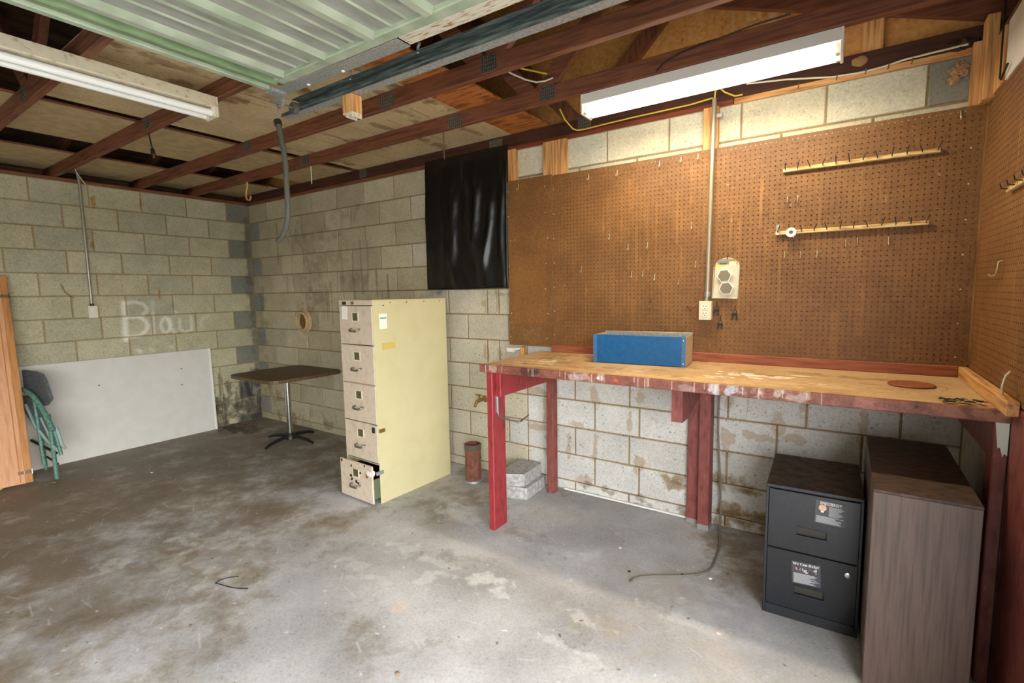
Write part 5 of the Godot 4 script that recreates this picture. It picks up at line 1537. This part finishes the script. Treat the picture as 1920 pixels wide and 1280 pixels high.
	im.fill_rect(Rect2i(6, 21, 22, 5), c8(176, 190, 110))
	im.fill_rect(Rect2i(5, 27, 10, 7), c8(226, 200, 110))
	im.fill_rect(Rect2i(36, 12, 18, 12), c8(226, 200, 168))
	im.fill_rect(Rect2i(5, 56, 14, 18), c8(190, 176, 140))
	im.fill_rect(Rect2i(13, 56, 4, 8), c8(90, 84, 70))
	put(Geo.new().prism(outline, 0.0, 0.002), "card", print_mat(im, -0.069, 0.0, 0.138, 0.235), b)
	var clear := plain(Color(0.92, 0.92, 0.88, 0.35), 0.12)
	clear.transparency = BaseMaterial3D.TRANSPARENCY_ALPHA
	put(Geo.new().box(Vector3(-0.072, -0.004, 0.002), Vector3(0.067, 0.004, 0.026), 0.003), "shell_edge", clear, b)
	put(Geo.new().box(Vector3(-0.073, 0.0, 0.002), Vector3(-0.069, 0.18, 0.012), 0.001), "shell_edge", clear, b)
	put(Geo.new().box(Vector3(0.065, 0.0, 0.002), Vector3(0.069, 0.18, 0.012), 0.001), "shell_edge", clear, b)
	for q in [[-0.010, 0.128], [0.004, 0.056]]:
		var h1 := []
		var h2 := []
		for k in 6:
			h1.append(Vector2(q[0], q[1]) + Vector2.from_angle(TAU * k / 6.0 + 0.15) * 0.041)
			h2.append(Vector2(q[0], q[1]) + Vector2.from_angle(TAU * k / 6.0 + 0.15) * 0.035)
		var f := put(Geo.new().prism(h1, 0.002, 0.020), "filter", M.white, b)
		put(Geo.new().prism(h2, 0.018, 0.022), "filter_pad", plain(c8(124, 116, 100), 0.95), f)
	put(Geo.new().tube([Vector3(0.0, 0.245, -0.004), Vector3(0.0, 0.243, 0.012), Vector3(0.0, 0.222, 0.014)], 0.002, 6), "hanger_hook", M.dark_steel, b)
	# keys and small clips
	var key := func(at: Vector3, label: String, m: Material, s: float) -> void:
		var t := thing("key_ring", label, "keys", at)
		put(Geo.new().tube([Vector3(0, 0.04, -0.004), Vector3(0, 0.036, 0.006), Vector3(0, 0.012, 0.008)], 0.0018, 6), "hook", M.dark_steel, t)
		var ring := []
		for k in 13: ring.append(Vector3(0.010 * cos(TAU * k / 12), 0.004 + 0.010 * sin(TAU * k / 12), 0.008))
		put(Geo.new().tube(ring, 0.0016, 6), "ring", m, t)
		for k in 2:
			var e := put(Geo.new().lathe([Vector2(0, 0.001), Vector2(0.009, 0.001), Vector2(0.009, -0.001), Vector2(0, -0.001)], 12, Transform3D(Basis(Vector3.RIGHT, PI / 2), Vector3(0, -0.012, 0))).box(Vector3(-0.003, -0.042 * s, -0.001), Vector3(0.003, -0.014, 0.001)), "key", m, t)
			e.position = Vector3(0.004 - 0.008 * k, 0, 0.008 + 0.003 * k)
			e.rotation.z = 0.25 - 0.5 * k
	key.call(Vector3(4.785, 1.372, zf), "brass keys hanging on a hook above the blue box", M.brass, 1.0)
	key.call(Vector3(5.180, 1.352, zf), "dark key bunch right beside the pegboard outlet", M.dark_steel, 1.0)
	key.call(Vector3(5.203, 1.268, zf), "dark key bunch lower right of the pegboard outlet", M.dark_steel, 0.9)
	key.call(Vector3(5.280, 1.330, zf), "dark key fob hanging below the blister pack", M.black, 1.1)
	var cl := thing("pipe_strap", "rusty two-eared pipe strap left of the pegboard outlet", "strap", Vector3(5.031, 1.358, zf + 0.004))
	put(Geo.new().tube([Vector3(-0.026, 0.006, 0), Vector3(-0.014, 0.006, 0), Vector3(-0.010, -0.002, 0.002), Vector3(0.0, -0.008, 0.004), Vector3(0.010, -0.002, 0.002), Vector3(0.014, 0.006, 0), Vector3(0.026, 0.006, 0)], 0.004, 8), "band", M.rust, cl)
	var hs := thing("s_hook", "tiny bent brass hook left of the brass keys", "hook", Vector3(4.715, 1.375, zf))
	put(Geo.new().tube([Vector3(-0.006, 0.028, 0.004), Vector3(-0.008, 0.012, 0.008), Vector3(0, 0, 0.01), Vector3(0.010, -0.008, 0.01)], 0.0026, 6), "wire", M.brass, hs)
	# on the side pegboard
	var sr := thing("short_rail", "short wooden rail on the side pegboard at the right edge", "hook rail", Vector3(6.298, 1.815, 0.56))
	put(bx(-0.016, -0.008, 0.0, 0.0, 0.008, 0.36, 0.002), "strip", rail_m, sr)
	for k in 4:
		put(Geo.new().tube([Vector3(-0.012, 0.0, 0.03 + k * 0.09), Vector3(-0.034, 0.004, 0.03 + k * 0.09), Vector3(-0.038, 0.02, 0.03 + k * 0.09)], 0.0022, 6), "nail", M.dark_steel, sr)
	tag(put(Geo.new().tube([Vector3(6.300, 1.56, 0.525), Vector3(6.285, 1.555, 0.525), Vector3(6.283, 1.53, 0.525), Vector3(6.280, 1.505, 0.515), Vector3(6.272, 1.50, 0.49), Vector3(6.27, 1.51, 0.465)], 0.0025, 6), "wall_hook", bright, self), "long steel hook on the side pegboard", "hook")
	tag(put(Geo.new().tube([Vector3(6.280, 1.083, 0.76), Vector3(6.272, 1.10, 0.80), Vector3(6.262, 1.115, 0.835), Vector3(6.262, 1.135, 0.845), Vector3(6.270, 1.16, 0.83), Vector3(6.278, 1.178, 0.84)], 0.003, 6), "bent_wire", M.white_cable, self), "white bent wire rising from the right end strip of the bench", "wire")


func build_loose() -> void:
	# rusty disc on the bench
	var d := thing("rusty_disc", "flat round rusty lid lying on the right end of the workbench", "disc", Vector3(6.062, 1.035, 0.405))
	put(Geo.new().lathe([Vector2(0.0, 0.006), Vector2(0.072, 0.007), Vector2(0.080, 0.010), Vector2(0.084, 0.006), Vector2(0.082, 0.001), Vector2(0.0, 0.001)], 32), "lid", tri_mat(noise_tex(151, 0.04, [c8(120, 64, 34), c8(158, 92, 52)], [0.2, 0.9]), Vector3(3, 3, 3), 0.7), d)
	# cord falling behind the bench to the floor
	tag(put(Geo.new().tube([Vector3(5.205, 0.88, 0.03), Vector3(5.205, 0.75, 0.05), Vector3(5.208, 0.60, 0.055), Vector3(5.215, 0.48, 0.055), Vector3(5.225, 0.35, 0.06), Vector3(5.232, 0.22, 0.065), Vector3(5.238, 0.10, 0.08), Vector3(5.245, 0.035, 0.12), Vector3(5.262, 0.008, 0.20), Vector3(5.278, 0.007, 0.30), Vector3(5.283, 0.007, 0.40), Vector3(5.287, 0.007, 0.50), Vector3(5.280, 0.007, 0.56), Vector3(5.245, 0.007, 0.62), Vector3(5.19, 0.007, 0.67), Vector3(5.13, 0.007, 0.712), Vector3(5.06, 0.007, 0.755), Vector3(5.0, 0.007, 0.80), Vector3(4.975, 0.007, 0.84), Vector3(4.972, 0.007, 0.875)], 0.0058, 8), "extension_cord", plain(c8(112, 106, 94), 0.6), self), "grey power cord trailing from the bench leg across the floor", "cord")
	tag(put(Geo.new().tube([Vector3(3.221, 0.003, 1.924), Vector3(3.195, 0.003, 1.95), Vector3(3.178, 0.003, 1.975), Vector3(3.172, 0.003, 2.0), Vector3(3.180, 0.003, 2.022), Vector3(3.22, 0.003, 2.012), Vector3(3.277, 0.003, 2.0), Vector3(3.33, 0.003, 1.98), Vector3(3.372, 0.003, 1.955)], 0.0022, 6), "floor_wire", M.black, self), "thin black bent wire lying on the concrete floor", "wire")
	tag(put(Geo.new().tube([Vector3(5.36, 0.83, 0.012), Vector3(5.365, 0.79, 0.014), Vector3(5.355, 0.70, 0.012)], 0.0016, 5), "thread", M.white, self), "thin white thread hanging on the block wall right of the middle legs", "thread")
	# nests near the right end of the top plate
	var n := thing("wasp_nest", "small pale mud nest stuck on the grey end block", "nest", Vector3(6.193, 2.44, 0.0))
	put(Geo.new().lump(Vector3(0, 0.012, 0.006), Vector3(0.030, 0.034, 0.016), 0.7, 2, 14).lump(Vector3(-0.012, -0.022, 0.006), Vector3(0.020, 0.022, 0.014), 0.7, 5, 14), "mud", tri_mat(noise_tex(161, 0.06, [c8(150, 112, 74), c8(204, 174, 130)], [0.2, 0.9]), Vector3(3, 3, 3), 0.95), n)
	var n2 := thing("debris_clump", "dark leafy clump on the top plate end by the corner post", "debris", Vector3(6.20, 2.545, 0.0))
	put(Geo.new().lump(Vector3(0, 0.018, -0.01), Vector3(0.045, 0.026, 0.03), 0.9, 6, 14), "clump", plain(c8(66, 40, 26), 0.95), n2)
	var n3 := thing("mud_disc", "flat round tan knot on the gable chord right of the lamp", "nest", Vector3(5.815, 2.592, -0.005))
	put(Geo.new().lump(Vector3.ZERO, Vector3(0.032, 0.024, 0.006), 0.4, 8, 16), "mud", plain(c8(150, 116, 70), 0.9), n3)
	# shavings by the end of the bench
	var s := thing("dead_leaves", "small heap of dark dry leaves on the bench right corner", "debris", Vector3(6.218, 1.0405, 0.730))
	var rr := RandomNumberGenerator.new()
	rr.seed = 77
	var g := Geo.new()
	for i in 26:
		var o := Vector3(rr.randf_range(-0.10, 0.02), 0.003 + rr.randf() * 0.008, rr.randf_range(-0.03, 0.03))
		var a := rr.randf() * TAU
		g.box(Vector3(-0.014, -0.001, -0.004), Vector3(0.014, 0.001, 0.004), 0.0, Transform3D(Basis(Vector3.UP, a) * Basis(Vector3.RIGHT, rr.randf_range(-0.4, 0.4)), o))
	var lm := put(g, "leaves", plain(c8(52, 34, 26), 0.9), s)
	lm.set_meta("kind", "stuff")
	# chips on the floor
	var chips := [[5.30, 0.62, 0.010, c8(226, 224, 216), "white paint chip on the floor near the trailing cord"], [4.93, 0.78, 0.009, c8(40, 36, 32), "small dark crumb on the floor beyond the cord end"], [4.80, 0.58, 0.010, c8(222, 214, 200), "pale crumb on the floor under the bench"], [5.17, 0.66, 0.008, c8(30, 28, 26), "tiny black crumb beside the trailing cord"], [5.42, 1.02, 0.011, c8(226, 200, 190), "pinkish pebble on the floor left of the black cabinet"], [4.43, 1.93, 0.012, c8(150, 120, 90), "copper coin-like disc on the open floor"], [1.02, 1.53, 0.012, c8(196, 190, 176), "pale crumb near the dark spot on the far floor"], [0.60, 2.05, 0.025, c8(120, 100, 70), "flat brown leaf on the floor by the folded chair"]]
	for c in chips:
		var o := put(Geo.new().lump(Vector3(0, c[2] * 0.3, 0), Vector3(c[2], c[2] * 0.35, c[2] * 0.8), 0.6, int(c[0] * 100), 10), "floor_chip", plain(c[3], 0.8), self)
		o.position = Vector3(c[0], 0.0, c[1])
		tag(o, c[4], "chip", "crumbs on the floor")
